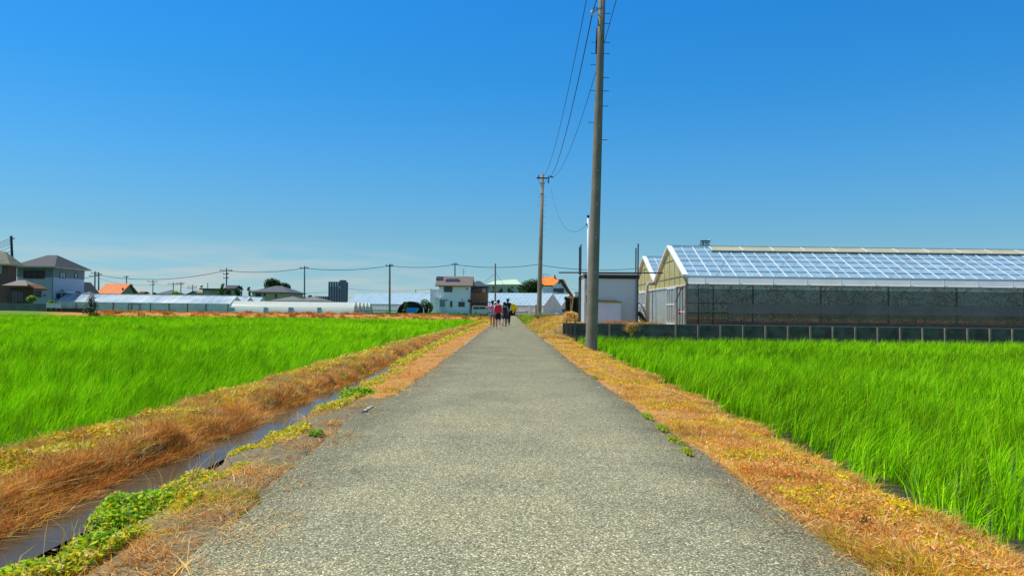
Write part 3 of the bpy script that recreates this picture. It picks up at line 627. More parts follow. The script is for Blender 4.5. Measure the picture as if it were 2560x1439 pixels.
def house(name, label, Y, pxl, pxr, pbase, peave, pridge, depth, roof, mw, mr, over=.45, cat='house', group=None, ridge=None, thick=.16, fascia=None, yaw=0.0):
    """walls as a shell with a roof; pixel measures are of the front wall at distance Y"""
    a, b = P(pxl, pbase, Y), P(pxr, pbase, Y); z0 = min(a.z, b.z); z0 = min(z0, .3)
    t = Thing(name, label, cat, ((a.x + b.x) / 2, Y, z0), yaw, group)
    W = (b.x - a.x) / 2; pe = t.L((pxl + pxr) / 2, peave).z; t.W, t.D, t.E = W, depth, pe
    rz = t.L((pxl + pxr) / 2, pridge, depth / 2 if roof != 'gable_y' else 0).z; t.Rz = rz
    mb = MB()
    if roof == 'gable_y':      # gable faces the viewer
        mb.prism([(-W, 0, 0), (W, 0, 0), (W, 0, pe), (0, 0, rz - thick), (-W, 0, pe)], (0, depth, 0))
    elif roof == 'gable_x':
        mb.prism([(-W, 0, 0), (-W, depth, 0), (-W, depth, pe), (-W, depth / 2, rz - thick), (-W, 0, pe)], (2 * W, 0, 0))
    else: mb.box(-W, W, 0, depth, 0, pe)
    t.part('wall', mb, mw)
    mb = MB(); o = over
    if roof == 'gable_y':
        s = (rz - pe) / W
        for sg in (-1, 1):
            mb.prism([(0, -o, rz), (sg * (W + o), -o, pe - s * o), (sg * (W + o), -o, pe - s * o + .0 - thick), (0, -o, rz - thick)], (0, depth + 2 * o, 0))
    elif roof == 'gable_x':
        s = (rz - pe) / (depth / 2)
        for sg in (-1, 1):
            yb = -o if sg < 0 else depth + o
            mb.prism([(-W - o, depth / 2, rz), (-W - o, yb, pe - s * o), (-W - o, yb, pe - s * o - thick), (-W - o, depth / 2, rz - thick)], (2 * W + 2 * o, 0, 0))
    elif roof == 'hip':
        x0, x1, y0, y1 = -W - o, W + o, -o, depth + o; rr = ridge if ridge is not None else max(0, W - depth / 2)
        c = depth / 2; k0 = pe + .02; v = [(x0, y0, k0), (x1, y0, k0), (x1, y1, k0), (x0, y1, k0), (-rr, c, rz), (rr, c, rz)]
        v += [(x0, y0, k0 - thick), (x1, y0, k0 - thick), (x1, y1, k0 - thick), (x0, y1, k0 - thick)]
        mb.add(v, [(0, 1, 5, 4), (1, 2, 5), (2, 3, 4, 5), (3, 0, 4), (0, 6, 7, 1), (1, 7, 8, 2), (2, 8, 9, 3), (3, 9, 6, 0), (6, 9, 8, 7)])
    elif roof == 'flat':
        mb.box(-W - o, W + o, -o, depth + o, pe, pe + thick + .1)
    t.roof = t.part('roof', mb, mr)
    if roof in ('hip', 'flat') and fascia:
        mb = MB(); x0, x1, y0, y1 = -W - o, W + o, -o, depth + o; k1 = pe + .03 - (thick if roof == 'hip' else 0) 
        mb.box(x0 - .05, x1 + .05, y0 - .07, y0 - .003, k1 - .02, k1 + .13); mb.box(x1 + .003, x1 + .07, y0, y1, k1 - .02, k1 + .13); t.part('gutter', mb, fascia)
    return t
def vent(t, face, px, py, pos, s=.2, m=None):
    p = t.L(px, py, pos) if face == 'F' else t.S(px, py, pos); mb = MB()
    if face == 'F': mb.box(p.x - s, p.x + s, pos - .12, pos - .002, p.z - s, p.z + s)
    else: mb.box(pos + .002, pos + .12, p.y - s, p.y + s, p.z - s, p.z + s)
    t.part('vent_hood', mb, m or m_dark)

# left edge brown house
m_brown = mat('brown_render', (.16, .085, .07), .85, .12, 2)
m_cream = mat('cream_render', (.42, .38, .24), .85, .1, 2)
t = house('brown_house', 'dark brown two storey house cut by the left edge of the picture', 88, -70, 16, 790, 660, 628, 1.6, 'hip', m_brown, mat('mossy_roof', (.20, .20, .15), .8, .2, 2, wave=(5, 'Z', .5)), over=.5, fascia=m_cream)
add_window(t, 'F', -14, 665, 3, 682, 0, m_framel, m_glassl)
# its single storey entrance wing
t = house('house_annex', 'low tiled entrance wing attached to the brown house, with a dark doorway', 86, 22, 60, 790, 714, 700, 1.6, 'hip', mat('dark_timber_wall', (.09, .06, .045), .9, .2, 3), mat('wing_roof', (.22, .20, .17), .8, .2, 3, wave=(5, 'Z', .5)), over=.55, fascia=m_rust, ridge=.4)
add_window(t, 'F', 30, 727, 42, 755, 0, m_frame, m_glass, name='door'); add_window(t, 'F', 45, 730, 57, 752, 0, m_frame, m_glass)
mb = MB(); a = t.L(78, 716, 0); b_ = t.L(96, 723, 0); mb.prism([(a.x, -.6, a.z + .25), (b_.x, -.6, b_.z + .1), (b_.x, -.6, b_.z - .1), (a.x, -.6, a.z)], (0, 2.2, 0)); t.part('side_canopy', mb, m_rust)

# two-tone house
m_lb = mat('pale_blue_siding', (.40, .44, .53), .8, .06, 2, wave=(10, 'Z', .15)); m_gb = mat('grey_siding', (.17, .20, .20), .8, .08, 2, wave=(10, 'Z', .15))
t = house('two_storey_house', 'two storey house with charcoal hip roof, grey upper wall and pale blue lower wall', 95, 40, 129, 790, 666, 637, 7.0, 'hip', m_lb, m_darkroof, over=.55, fascia=m_cream, ridge=.6)
zb = t.L(129, 693).z; mb = MB(); mb.box(-t.W - .025, t.W + .025, -.025, t.D + .025, zb, t.E - .02); t.part('upper_wall', mb, m_gb, label='grey upper storey siding')
add_window(t, 'F', 62, 678, 109, 694, -.025, m_dark, mat('red_brown_shade', (.07, .035, .03), .6, .1, 2), 2)
add_window(t, 'F', 80, 727, 102, 741, 0)
add_window(t, 'S', 150, 681, 163, 695, t.W + .025, m_frame, m_glassl); add_window(t, 'S', 186, 684, 193, 693, t.W + .025, m_frame, m_glassl, 0)
add_window(t, 'S', 155, 733, 168, 755, t.W, m_framel, m_dark, 0, 'door'); add_window(t, 'S', 141, 734, 149, 744, t.W, m_frame, m_glass, 0); add_window(t, 'S', 191, 729, 199, 736, t.W, m_frame, m_glass, 0)
p, q = t.S(148, 730, t.W), t.S(170, 730, t.W); mb = MB(); mb.box(t.W + .002, t.W + .8, p.y, q.y, p.z, p.z + .1); t.part('door_canopy', mb, m_white)
p, q = t.S(168, 749, t.W + .9), t.S(197, 749, t.W + .9); mb = MB(); mb.tube((p.x, p.y, p.z), (q.x, q.y, p.z), .03); 
for k in range(4): mb.tube((p.x, p.y + (q.y - p.y) * k / 3, p.z), (p.x, p.y + (q.y - p.y) * k / 3, 0), .025)
t.part('railing', mb, m_dark)
mb = MB(); p = t.L(129.5, 670); mb.tube((t.W + .05, -.06, .0), (t.W + .05, -.06, t.E), .05); t.part('downpipe', mb, m_gb)
vent(t, 'S', 155, 727, t.W, .12); vent(t, 'F', 112, 738, 0, .08)
vent(t, 'S', 194, 737, t.W, .1, m_white)
# block wall and fences before the houses
m_block = mat('concrete_block_wall', (.13, .145, .135), .9, .2, 1.5, .2, 8)
a, b_ = P(-60, 790, 82), P(115, 790, 82); t = Thing('block_wall', 'low grey concrete block wall below the brown house', 'wall', (a.x, 82, -.05))
mb = MB(); L_ = b_.x - a.x; h = t.w2l(P(60, 758, 82)).z; mb.box(0, L_, 0, .15, 0, h - .08); t.part('wall', mb, m_block); mb = MB(); mb.box(-.02, L_ + .02, -.025, .175, h - .078, h); t.part('coping', mb, m_conc2)
a, b_ = P(116, 790, 82), P(233, 790, 82); t = Thing('block_wall', 'dark lower block wall topped by a mesh fence, right end near the pine', 'wall', (a.x, 82, -.05))
L_ = b_.x - a.x; h = t.w2l(P(160, 770, 82)).z; mb = MB(); mb.box(0, L_, 0, .15, 0, h); t.part('wall', mb, mat('dark_block', (.045, .045, .045), .9, .2, 2))
mb = MB(); h2 = t.w2l(P(160, 759, 82)).z
for k in range(int(L_ / .45) + 1): mb.tube((k * .45, .07, h), (k * .45, .07, h2), .018, n=5)
for z in (h2, h2 - .15, h2 - .3): mb.tube((0, .07, z), (L_, .07, z), .014, n=5)
t.part('fence', mb, m_steel)
a, b_ = P(115, 769, 81.8), P(153, 757, 81.8); t = Thing('panel_fence', 'small white slatted panel fixed above the block wall', 'fence', (a.x, 81.8, a.z))
mb = MB(); hh = b_.z - a.z; ww = b_.x - a.x
for k in range(5): mb.box(0, ww, 0, .03, hh * k / 5 + .01, hh * (k + 1) / 5 - .02)
t.part('slats', mb, m_white); mb = MB()
for x in (0, ww * .33, ww * .66, ww): mb.box(x - .025, x + .025, .031, .06, -.3, hh)
mb.box(-.02, ww + .02, .045, .075, hh * .5, hh * .5 + .05)
t.part('frame', mb, m_steel)

# houses behind the long greenhouse
t = house('tiled_house', 'white walled house with dark tiled roof half hidden behind the two storey house', 118, 180, 214, 790, 724, 704, 2.6, 'gable_y', mat('white_plaster', (.6, .64, .66), .8, .05, 2), m_darkroof, over=.5)
t = house('tiled_house_wing', 'low grey tiled wing just right of the two storey house', 112, 206, 224, 790, 737, 728, 1.5, 'hip', m_gb, m_greyroof, over=.4)
m_orange = mat('orange_clay_tile', (.80, .27, .09), .8, .18, 4, wave=(8, 'X', .5), stain=(.62, .20, .08))
t = house('orange_roof_house', 'house with pale orange clay roof and olive gable above the long greenhouse', 150, 245, 297, 800, 731, 708, 7.0, 'gable_x', mat('olive_wall', (.30, .32, .19), .85, .08, 2), m_orange, over=.4)
m_olive = MATS['olive_wall']
p = t.S(309, 722, t.W)
for px in (306.5, 313):
    add_window(t, 'S', px - 1.5, 720, px + 1.5, 724, t.W, m_frame, m_glass, 0)
mb = MB(); s = t.S(341, 731, t.W + .4)
mb.slab([(t.W + .4, t.D / 2, t.Rz - .02), (t.W + .4, s.y, s.z), (t.W + .05, s.y, s.z), (t.W + .05, t.D / 2, t.Rz - .02)], .2)
t.part('rear_eave', mb, m_greyroof)
def distant(label, Y, a, b_, base, eave, rpy, rt, mw, mr, **k): return house(k.pop('name', 'distant_house'), label, Y, a, b_, base, eave, rpy, k.pop('depth', 8), rt, mw, mr, over=.5, **k)
m_bw = mat('bluish_wall', (.30, .35, .36), .85, .08, 2); m_tan = mat('tan_wall', (.40, .36, .22), .85, .1, 2)
distant('small grey hipped house behind the greenhouse, right of the orange tiled house', 210, 392, 428, 790, 735, 724, 'hip', m_bw, m_greyroof, depth=9)
distant('red brick coloured shed beside the right slope of the orange tiled house', 205, 348, 354, 790, 731, 728, 'gable_x', mat('red_shed', (.5, .13, .05), .8, .1, 2), m_rust, depth=3)
distant('pale pointed gable house seen between the far poles', 215, 468, 498, 790, 734, 727, 'gable_y', m_bw, m_darkroof, depth=9)
t = distant('low house with orange brown eaves next to the flat roofed house', 205, 494, 508, 790, 731, 726, 'gable_x', m_tan, mat('brown_roof', (.35, .2, .1), .8, .1, 2), depth=6)
t = distant('flat roofed olive house with a dark roof slab left of the trees', 160, 505, 556, 790, 724, 719, 'flat', m_olive, m_darkroof, name='flat_roof_house', fascia=None)
add_window(t, 'F', 512, 727, 524, 740, 0, m_framel, m_glassl, 2)
t = Thing('rooftop_water_tank', 'small white domed tank on the left corner of the flat roofed house', 'tank', P(503.5, 719, 159.5))
mb = MB(); mb.ball((0, 0, .45), (.28, .28, .2), 10, 6); t.part('dome', mb, m_white); mb = MB(); mb.tube((0, 0, 0), (0, 0, .45), .2, .26, 10); t.part('stand', mb, m_olive)
t = distant('dark pitched roof sticking out between the trees right of the far pole', 158, 566, 582, 790, 719, 712.5, 'gable_x', m_bw, m_darkroof, depth=4)
t = distant('beige house with large grey hipped roof in front of the round tree', 142, 629, 716, 790, 730, 714, 'hip', m_tan, m_greyroof, name='hip_roof_house', depth=11, ridge=.6)
add_window(t, 'F', 640, 734, 652, 741, 0); add_window(t, 'F', 660, 734, 664, 739, 0, mull=0); add_window(t, 'F', 689, 736, 691, 744, 0, m_dark, m_dark, 0)
distant('low grey roofed building behind the left half of the tunnel greenhouses', 128, 680, 745, 790, 752, 740, 'hip', m_bw, mat('light_grey_roof', (.17, .18, .17), .8, .12, 3, wave=(6, 'Z', .4)), name='low_building', depth=9)
distant('low grey roof meeting the apartment tower base, right of the far pole', 134, 742, 795, 790, 752, 740, 'hip', m_bw, MATS['light_grey_roof'], name='low_building', depth=9)

# tower block
m_tow = mat('tower_cladding', (.055, .07, .095), .6, .15, .5)
b_ = P(820, 770, 900); e_ = P(862, 770, 900); t = Thing('apartment_tower', 'tall dark grey apartment tower on the horizon', 'tower', ((b_.x + e_.x) / 2, 900, 0)); W = (e_.x - b_.x) / 2
top = t.L(840, 704).z; xs_ = t.L(855.5, 720).x; mb = MB(); mb.box(-W, W, 0, 16, 0, top); t.part('wall', mb, m_tow)
n_f = 16
for k in range(n_f):
    z = top * (k + 1) / (n_f + 1); mb = MB(); mb.box(xs_, W + .6, -.7, -.003, z, z + .9); t.part('balcony', mb, mat('tower_balcony', (.30, .31, .35), .7, .1, 1))
    mb = MB()
    for j in range(5): x = -W + 1.6 + j * 2.9; mb.box(x, x + 1.5, -.12, -.003, z + .5, z + 1.9)
    t.part('window', mb, m_glassl)
for k in range(5):
    x = t.L(826.5 + k * 6 - (0 if k < 3 else 0), 710).x if k < 4 else t.L(849.5, 716).x
    z0_, z1_ = (t.L(840, 716).z, top) if k < 4 else (t.L(840, 720).z, t.L(840, 715).z); mb = MB(); mb.box(x - .35, x + .35, -.5, -.13, z0_, z1_); t.part('white_fin', mb, m_white)
mb = MB(); a = t.L(848, 699.5); c_ = t.L(861, 699.5); mb.box(a.x, c_.x, 2, 12, top, a.z); t.part('roof_plant', mb, mat('tower_grey', (.2, .22, .26), .7, .1, 1))
b_ = P(792, 770, 905); e_ = P(819.3, 770, 905); t = Thing('apartment_block', 'low long apartment block adjoining the tower on its left', 'building', ((b_.x + e_.x) / 2, 905, 0)); W = (e_.x - b_.x) / 2
top = t.L(805, 740.5).z; mb = MB(); mb.box(-W, W, 0, 12, 0, top); t.part('wall', mb, m_tow)
for k in range(5): x = -W + (k + .5) * 2 * W / 5; mb = MB(); mb.box(x - .25, x + .25, -.3, -.003, top * .5, top - .3); t.part('white_fin', mb, m_white)

# white house with solar panels
m_wh = mat('white_siding', (.78, .85, .85), .8, .05, 2)
m_broof = mat('brown_slate', (.17, .135, .11), .75, .15, 4, wave=(7, 'Z', .4))
YH = 128
t = house('white_house', 'two storey white house with brown roof and solar panels', YH, 1097, 1172, 790, 709, 690.5, 5.2, 'gable_x', m_wh, m_broof, over=.6)
m_solar = mat('solar_panel', (.03, .035, .07), .18, .2, 4, spec=.8)
def onroof(t, px, py):      # point on front roof slope
    s_ = (t.Rz - t.E) / (t.D / 2); o = t.Ri @ (CP - t.loc); d = t.Ri @ ray(px, py); k = (t.E + .07 - o.z + s_ * o.y) / (d.z - s_ * d.y); return o + d * k
for q in ([(1091, 692), (1108, 692), (1107, 700), (1089.5, 700)], [(1117, 697), (1147, 697), (1151, 703), (1113, 703)]):
    v = [onroof(t, *p) for p in q]; mb = MB(); mb.slab([p + Vector((0, -.02, .05)) for p in v], .05); t.part('solar_panel', mb, m_solar)
add_window(t, 'F', 1111, 717, 1130, 729, 0, m_frame, m_glass); add_window(t, 'F', 1147, 755, 1161, 766, 0, m_frame, m_glass); add_window(t, 'F', 1126, 753, 1130, 766, 0, m_frame, m_glass, 0)
add_window(t, 'F', 1099, 749, 1112, 766, 0, m_framel, mat('roller_shutter', (.30, .33, .36), .5, .05, 2, wave=(20, 'Z', .4)), 0)
vent(t, 'F', 1116.5, 750, 0, .1); vent(t, 'F', 1155, 749, 0, .08); vent(t, 'F', 1168, 722, 0, .1)
mb = MB(); c_ = t.L(1159, 671, 2.5); z0_ = t.L(1160, 695, 2.5).z; mb.tube((c_.x, 2.5, z0_), (c_.x, 2.5, c_.z), .03)
for dz, ww in ((.1, .6), (.5, .8), (.8, .4)): mb.tube((c_.x - ww / 2, 2.5, c_.z - dz), (c_.x + ww / 2, 2.5, c_.z - dz), .02)
t.part('antenna', mb, m_steel)
mb = MB(); p = t.L(1170, 750); mb.slab([(p.x, -.7, p.z - .2), (p.x + .55, -.7, p.z - .35), (p.x + .55, .0, p.z + .0), (p.x, 0, p.z + .15)], .06); t.part('door_canopy', mb, m_dark)
mb = MB(); p = t.L(1149, 774, -.4); mb.box(p.x - .35, p.x + .35, -.45, -.12, .1, .75); ac = t.part('air_conditioner', mb, m_white); mb = MB(); mb.tube((p.x - .08, -.47, .42), (p.x - .08, -.452, .42), .22, n=16); t.part('fan_grille', mb, m_dark, ac)
t = house('white_annex', 'white lean-to annex attached to the left side of the white house', YH + .6, 1075, 1096.3, 790, 727, 725, 4, 'flat', m_white, m_white, over=.05, cat='annex')
t = house('white_porch', 'low white porch with a sloping roof at the foot of the white house', YH - 1.2, 1087, 1098, 790, 748, 745, 1.1, 'flat', m_wh, m_white, over=.12, cat='porch')
mb = MB(); t = Thing('white_bench', 'white garden bench by the porch of the white house', 'bench', P(1096, 781, YH - 2)); t.e.location.z = .25
mb.box(-.35, .35, -.2, .2, .35, .42); t.part('seat', mb, m_white)
mb = MB(); mb.box(.28, .35, -.2, .2, .42, .9); t.part('backrest', mb, m_white)
for sx in (-.3, .3):
    for sy in (-.15, .15): mb = MB(); mb.box(sx - .03, sx + .03, sy - .03, sy + .03, 0, .35); t.part('leg', mb, m_white)
# neighbour
m_or2 = mat('ochre_wall', (.36, .20, .085), .85, .08, 2); m_br2 = mat('cocoa_wall', (.17, .10, .07), .85, .08, 2)
t = house('ochre_house', 'ochre and brown two storey house with dark blue hip roof, right of the white house', 134, 1168, 1217, 790, 715, 702, 7, 'hip', m_or2, mat('blue_black_roof', (.04, .07, .085), .6, .15, 4, wave=(6, 'Z', .4)), over=.2, ridge=.3)
z_ = t.L(1190, 731).z; mb = MB(); mb.box(-t.W - .02, t.W + .02, -.02, t.D + .02, z_, t.E - .02); t.part('upper_wall', mb, m_br2, label='brown upper storey')
add_window(t, 'F', 1178, 722, 1192, 730, -.02, m_frame, m_glass); add_window(t, 'F', 1207, 722, 1213, 730, -.02, m_framel, m_glassl, 2)
mb = MB(); mb.box(-t.W + .3, t.W + .05, -.9, -.022, z_ - 1.5, z_ - .1); t.part('balcony', mb, m_or2)
t = Thing('carport', 'dark carport roof behind the silver van', 'carport', P(1196, 786, 132)); t.e.location.z = .15; t.loc.z = .15
z_ = t.L(1196, 756).z; a, b_ = t.L(1172, 756), t.L(1226, 756); mb = MB(); mb.box(a.x, b_.x, -2, 2, z_, z_ + .14); t.part('roof', mb, m_frame)
for x in (a.x + .1, b_.x - .1):
    for y in (-1.8, 1.8): mb = MB(); mb.box(x - .05, x + .05, y - .05, y + .05, 0, z_); t.part('post', mb, m_steel)
for k in range(6): mb = MB(); x = a.x + (b_.x - a.x) * (k + .3) / 6; mb.box(x, x + .12, -2.05, -2.005, z_ - .0, z_ + .2); t.part('bracket', mb, m_steel)

# sports hall, chalet, small ones on the right
m_mint = mat('mint_metal_roof', (.55, .72, .50), .5, .05, 2)
t = house('sports_hall', 'large hall with a pale mint green curved roof behind the trees', 215, 1217, 1303, 800, 714, 711, 18, 'flat', mat('hall_wall', (.42, .44, .40), .85, .1, 1), m_mint, over=.2, cat='hall')
a, b_, c_ = t.L(1215, 713.5, -.6), t.L(1303, 713.5, -.6), t.L(1291, 701, 6); mb = MB()
mb.add([(a.x, -.5, a.z), (b_.x, -.5, b_.z), (b_.x, 18, b_.z), (a.x, 18, a.z), (a.x + 2.2, 5, c_.z - .5), (c_.x, 5, c_.z), (c_.x, 14, c_.z), (a.x + 2.2, 14, c_.z - .5)], [(0, 1, 5, 4), (1, 2, 6, 5), (2, 3, 7, 6), (3, 0, 4, 7), (4, 5, 6, 7), (3, 2, 1, 0)])
mb.v = [(x, y, z + .32) for x, y, z in mb.v]; t.part('roof', mb, m_mint)
m_org = mat('bright_orange_roof', (.95, .24, .01), .6, .05, 3, wave=(9, 'X', .3))
YC = 180
t = Thing('chalet_house', 'white chalet with a bright orange half hipped roof', 'house', P(1404, 790, YC)); t.e.location.z = t.loc.z = 0
q = lambda px, py, y=0: t.L(px, py, y)
mb = MB(); a, b_ = q(1350, 790), q(1430, 790); ev = q(1383, 727).z
g = [q(1383, 737), q(1430, 741), q(1411, 699), q(1400, 698.5), q(1382, 714)]
mb.prism([(q(1383, 790).x, 0, 0), (q(1431, 790).x, 0, 0), (g[1].x, 0, g[1].z), (g[2].x, 0, g[2].z), (g[3].x, 0, g[3].z), (g[4].x, 0, g[4].z)], (0, 9, 0)); t.part('gable_wall', mb, m_wh)
mb = MB(); mb.box(q(1358, 790).x, q(1382.8, 790).x, .6, 8.5, 0, q(1370, 717).z); t.part('wall', mb, m_wh)
mb = MB(); top = [q(1352, 692), q(1387, 691), q(1402, 698), q(1384, 713), q(1362, 713), q(1344, 700)]
mb.prism([Vector((p.x, -.3 + 2.6 * max(0, (p.z - top[3].z)) / (top[0].z - top[3].z), p.z)) for p in top], (0, 6, -.15)); t.part('roof', mb, m_org)
mb = MB(); mb.prism([Vector((p.x, -.45, p.z)) for p in (q(1396, 698), q(1406, 698), q(1432, 741), q(1427, 742))], (0, 9.6, 0)); t.part('side_roof', mb, mat('dark_brown_roof', (.07, .05, .04), .8, .1, 3))
mb = MB(); mb.prism([Vector((p.x, -.46, p.z)) for p in (q(1404, 697.5), q(1407.5, 698), q(1434, 741), q(1431, 741.5))], (0, .4, 0)); t.part('verge_board', mb, m_org)
add_window(t, 'F', 1384, 721, 1392, 729, 0); add_window(t, 'F', 1394, 721, 1409, 731, 0, mull=2); add_window(t, 'F', 1396, 704, 1399, 708, 0, mull=0)
mb = MB(); p = q(1387, 691, 2); mb.box(p.x - .15, p.x + .15, 1.8, 2.2, p.z - .3, p.z + .3); t.part('chimney', mb, m_dark)
mb = MB()
c_ = q(1346, 672, 1); mb.tube((c_.x, 1, q(1346, 700).z), (c_.x, 1, c_.z), .05); mb.ball((c_.x, 1, c_.z), .12, 8, 5); t.part('antenna', mb, m_steel)
t = Thing('tv_antenna', 'thin rooftop aerial on a mast seen right of the second pole', 'antenna', P(1358, 700, 176)); mb = MB(); mb.tube((0, 0, 0), (0, 0, 1.5), .03)
for dz, ww in ((.7, 1.6), (1.1, 2.2), (1.4, 1.2)): mb.tube((-ww / 2 + .6, 0, dz), (ww / 2 + .6, 0, dz), .03)
t.part('aerial', mb, m_steel)
t = house('small_white_building', 'small white block building between the chalet and the pipe frame', 230, 1437, 1447.5, 790, 731, 730, 6, 'flat', m_white, m_white, over=.1, cat='building')

# radio tower beyond the large greenhouse
t = Thing('radio_tower', 'steel lattice radio mast with platforms rising behind the large greenhouse', 'radio tower', P(1761, 790, 420)); t.e.location.z = t.loc.z = 0
mb = MB(); tz = t.L(1761, 617).z
for sx in (-1, 1):
    for sy in (-1, 1): mb.tube((sx * 2.2, sy * 2.2, 0), (sx * .9, sy * .9, tz + 2), .14)
t.part('mast', mb, m_steel)
for py, w_ in ((613, 2.6), (606.5, 2.2), (602, 2.2)):
    z = t.L(1761, py).z; x0 = t.L(1748 if py == 613 else 1752, py).x; x1 = t.L(1773, py).x; mb = MB(); mb.box(x0, x1, -w_, w_, z - .15, z + .15); t.part('platform', mb, m_dark)
for px in (1752, 1758, 1765, 1772):
    p0, p1 = t.L(px, 614), t.L(px, 599.5); mb = MB(); mb.tube((p0.x, 0, p0.z), (p0.x, 0, p1.z), .12); t.part('antenna', mb, m_steel)
mb = MB(); p = t.L(1772.5, 601); mb.tube((p.x, -1, p.z), (p.x + .25, -1.4, p.z), .65, .55, 14); t.part('dish', mb, m_white)

# ================================================================== greenhouses
m_film = mat('greenhouse_film', (.50, .77, .98), .18, .10, 1.2, spec=.5, alpha=.42, transl=.35)
m_filmw = mat('white_film', (.78, .82, .84), .35, .06, 1.0, spec=.4, alpha=.86, transl=.35)
m_films = mat('side_film', (.55, .62, .62), .3, .18, 2.5, spec=.4, alpha=.72, transl=.4)
m_net = mat('dark_insect_net', (.095, .105, .085), .8, .2, 1.0, alpha=.70)
m_netb = mat('double_grey_film', (.18, .205, .20), .5, .2, 1.0, alpha=.55)
m_beige = mat('yellowed_panel', (.66, .58, .26), .6, .14, 1.6, alpha=.95, transl=.25)
m_ridge = mat('ridge_vent_panel', (.42, .41, .27), .6, .1, 2.0)
m_bar = mat('white_glazing_bar', (.74, .77, .80), .5, .05, 4)
m_pur = mat('blue_grey_purlin', (.16, .30, .48), .5, .1, 4)
m_board = mat('brown_base_board', (.12, .10, .07), .9, .25, 2.5)

# --- large greenhouse on the right
GY, SP, NS, GL = 35.5, 7.9, 2, 46.0
A_ = P(1714, 812, GY); base = Vector((A_.x, GY, .42))
t = Thing('large_greenhouse', 'large twin span greenhouse with yellowed gables behind the retaining wall', 'greenhouse', base, R(-.6))
E = t.L(1712, 690).z; Rg = t.L(1672, 617, SP / 2).z
WB = t.L(1712, 712).z
D_ = SP * NS; s_ = (Rg - E) / (SP / 2)
def slope(mb, x0, x1, k, ya, yb, dz=0, th=.012):       # a strip of roof of span k from y=ya to y=yb (0..SP within the span)
    f = lambda y: E + s_ * (y if y <= SP / 2 else SP - y) + dz
    o = k * SP; mb.prism([(x0, o + ya, f(ya)), (x0, o + yb, f(yb)), (x0, o + yb, f(yb) - th), (x0, o + ya, f(ya) - th)], (x1 - x0, 0, 0))
for k in range(NS):
    for (ya, yb) in ((0, SP / 2), (SP / 2, SP)):
        mb = MB(); slope(mb, 0, GL, k, ya, yb); rf = t.part('roof', mb, m_film)
        # glazing bars
        n_b = 82; mb = MB()
        for i in range(n_b + 1):
            x = GL * i / n_b; w_ = .045 if i % 2 == 0 else .022
            slope(mb, x - w_ / 2, x + w_ / 2, k, ya, yb, .035, .03)
        t.part('glazing_bars', mb, m_bar, rf)
        mb = MB()
        for i in range(1, 6):
            y = ya + (yb - ya) * i / 6; slope(mb, .02, GL, k, y - .045, y + .045, .022, .02)
        t.part('purlins', mb, m_pur, rf)
        mb = MB()
        for i in range(1, 16):
            x = i * 3.0; slope(mb, x - .06, x + .06, k, ya + .02, yb - .02, -.10, .10)
        t.part('rafters', mb, m_bar, rf)
    mb = MB(); yr = k * SP + SP / 2
    mb.box(-.05, GL, yr - .06, yr + .06, Rg + .02, Rg + .09); t.part('ridge_cap', mb, m_white)
    xa = 1.9; f = lambda y: E + s_ * y + .06
    if k == 0:
        mb = MB(); ya, yb = SP / 2 * .80, SP / 2 - .07
        mb.prism([(xa, ya, f(ya) + .06), (xa, yb, f(yb)), (xa, yb, f(yb) - .02), (xa, ya, f(ya) + .04)], (GL - xa, 0, 0)); rv = t.part('ridge_vent', mb, m_ridge)
        mb = MB()
        for i in range(30):
            x = xa + i * 1.5; mb.prism([(x, ya, f(ya) + .085), (x, yb, f(yb) + .022), (x, yb, f(yb) + .002), (x, ya, f(ya) + .065)], (.05, 0, 0))
        t.part('vent_bars', mb, MATS['white_glazing_bar'], rv)
    o = k * SP      # gable end at x = 0
    mb = MB(); mb.prism([(0, o, WB), (0, o + SP, WB), (0, o + SP, E), (0, o + SP / 2, Rg), (0, o, E)], (.03, 0, 0)); g = t.part('gable_panel', mb, m_beige)
    mb = MB()
    for j in range(1, 6):
        y = SP * j / 6; h = E + s_ * (y if y <= SP / 2 else SP - y); mb.box(-.018, -.002, o + y - .02, o + y + .02, WB, h)
    for zz in (E + .05, (E + Rg) / 2 + .1):
        ya = (zz - E) / s_ + .1; mb.box(-.024, -.002, o + ya, o + SP - ya, zz - .025, zz + .025)
    t.part('gable_seams', mb, mat('seam_grey', (.30, .31, .17), .7, .1, 3), g)
    mb = MB()
    for (ya, yb) in ((0, SP / 2), (SP / 2, SP)):
        slope(mb, -.14, .10, k, ya, yb, .08, .10)
    t.part('verge_trim', mb, m_white)
    mb = MB(); mb.box(0, .02, o + .02, o + SP - .02, 0, WB); t.part('end_wall', mb, m_films)
    mb = MB(); mb.box(-.05, -.002, o, o + SP, WB - .03, WB + .02); t.part('wall_rail', mb, m_white)
    for (dpx0, dpx1) in (((2.1, 4.3),) if k == 0 else ((3.2, 5.6),)):
        fr = MB(); y0, y1 = o + dpx0, o + dpx1
        for y in (y0, (y0 + y1) / 2, y1, y0 + .45, y1 - .5): fr.box(-.07, -.022, y - .03, y + .03, 0, WB - .05)
        for z in (.02, .95, WB - .1): fr.box(-.072, -.02, y0, y1, z, z + .06)
        dr = t.part('sliding_door', fr, m_bar); mb = MB(); mb.box(-.04, -.012, y0, y1, 0, WB - .06); t.part('door_film', mb, mat('door_film', (.30, .36, .34), .3, .3, 3, alpha=.8), dr)
    for y in ([.5, 1.1, 1.7] if k == 0 else [.8, 2.0]):
        mb = MB(); mb.tube((-.04, o + y, 0), (-.04, o + y, WB), .018, n=6); t.part('end_post', mb, m_dark)
mb = MB(); mb.box(0, GL, -.02, .14, E - .05, E + .03); t.part('eave_gutter', mb, m_white)
mb = MB(); mb.box(0, GL, SP - .12, SP + .12, E - .12, E - .02); t.part('valley_gutter', mb, m_white)
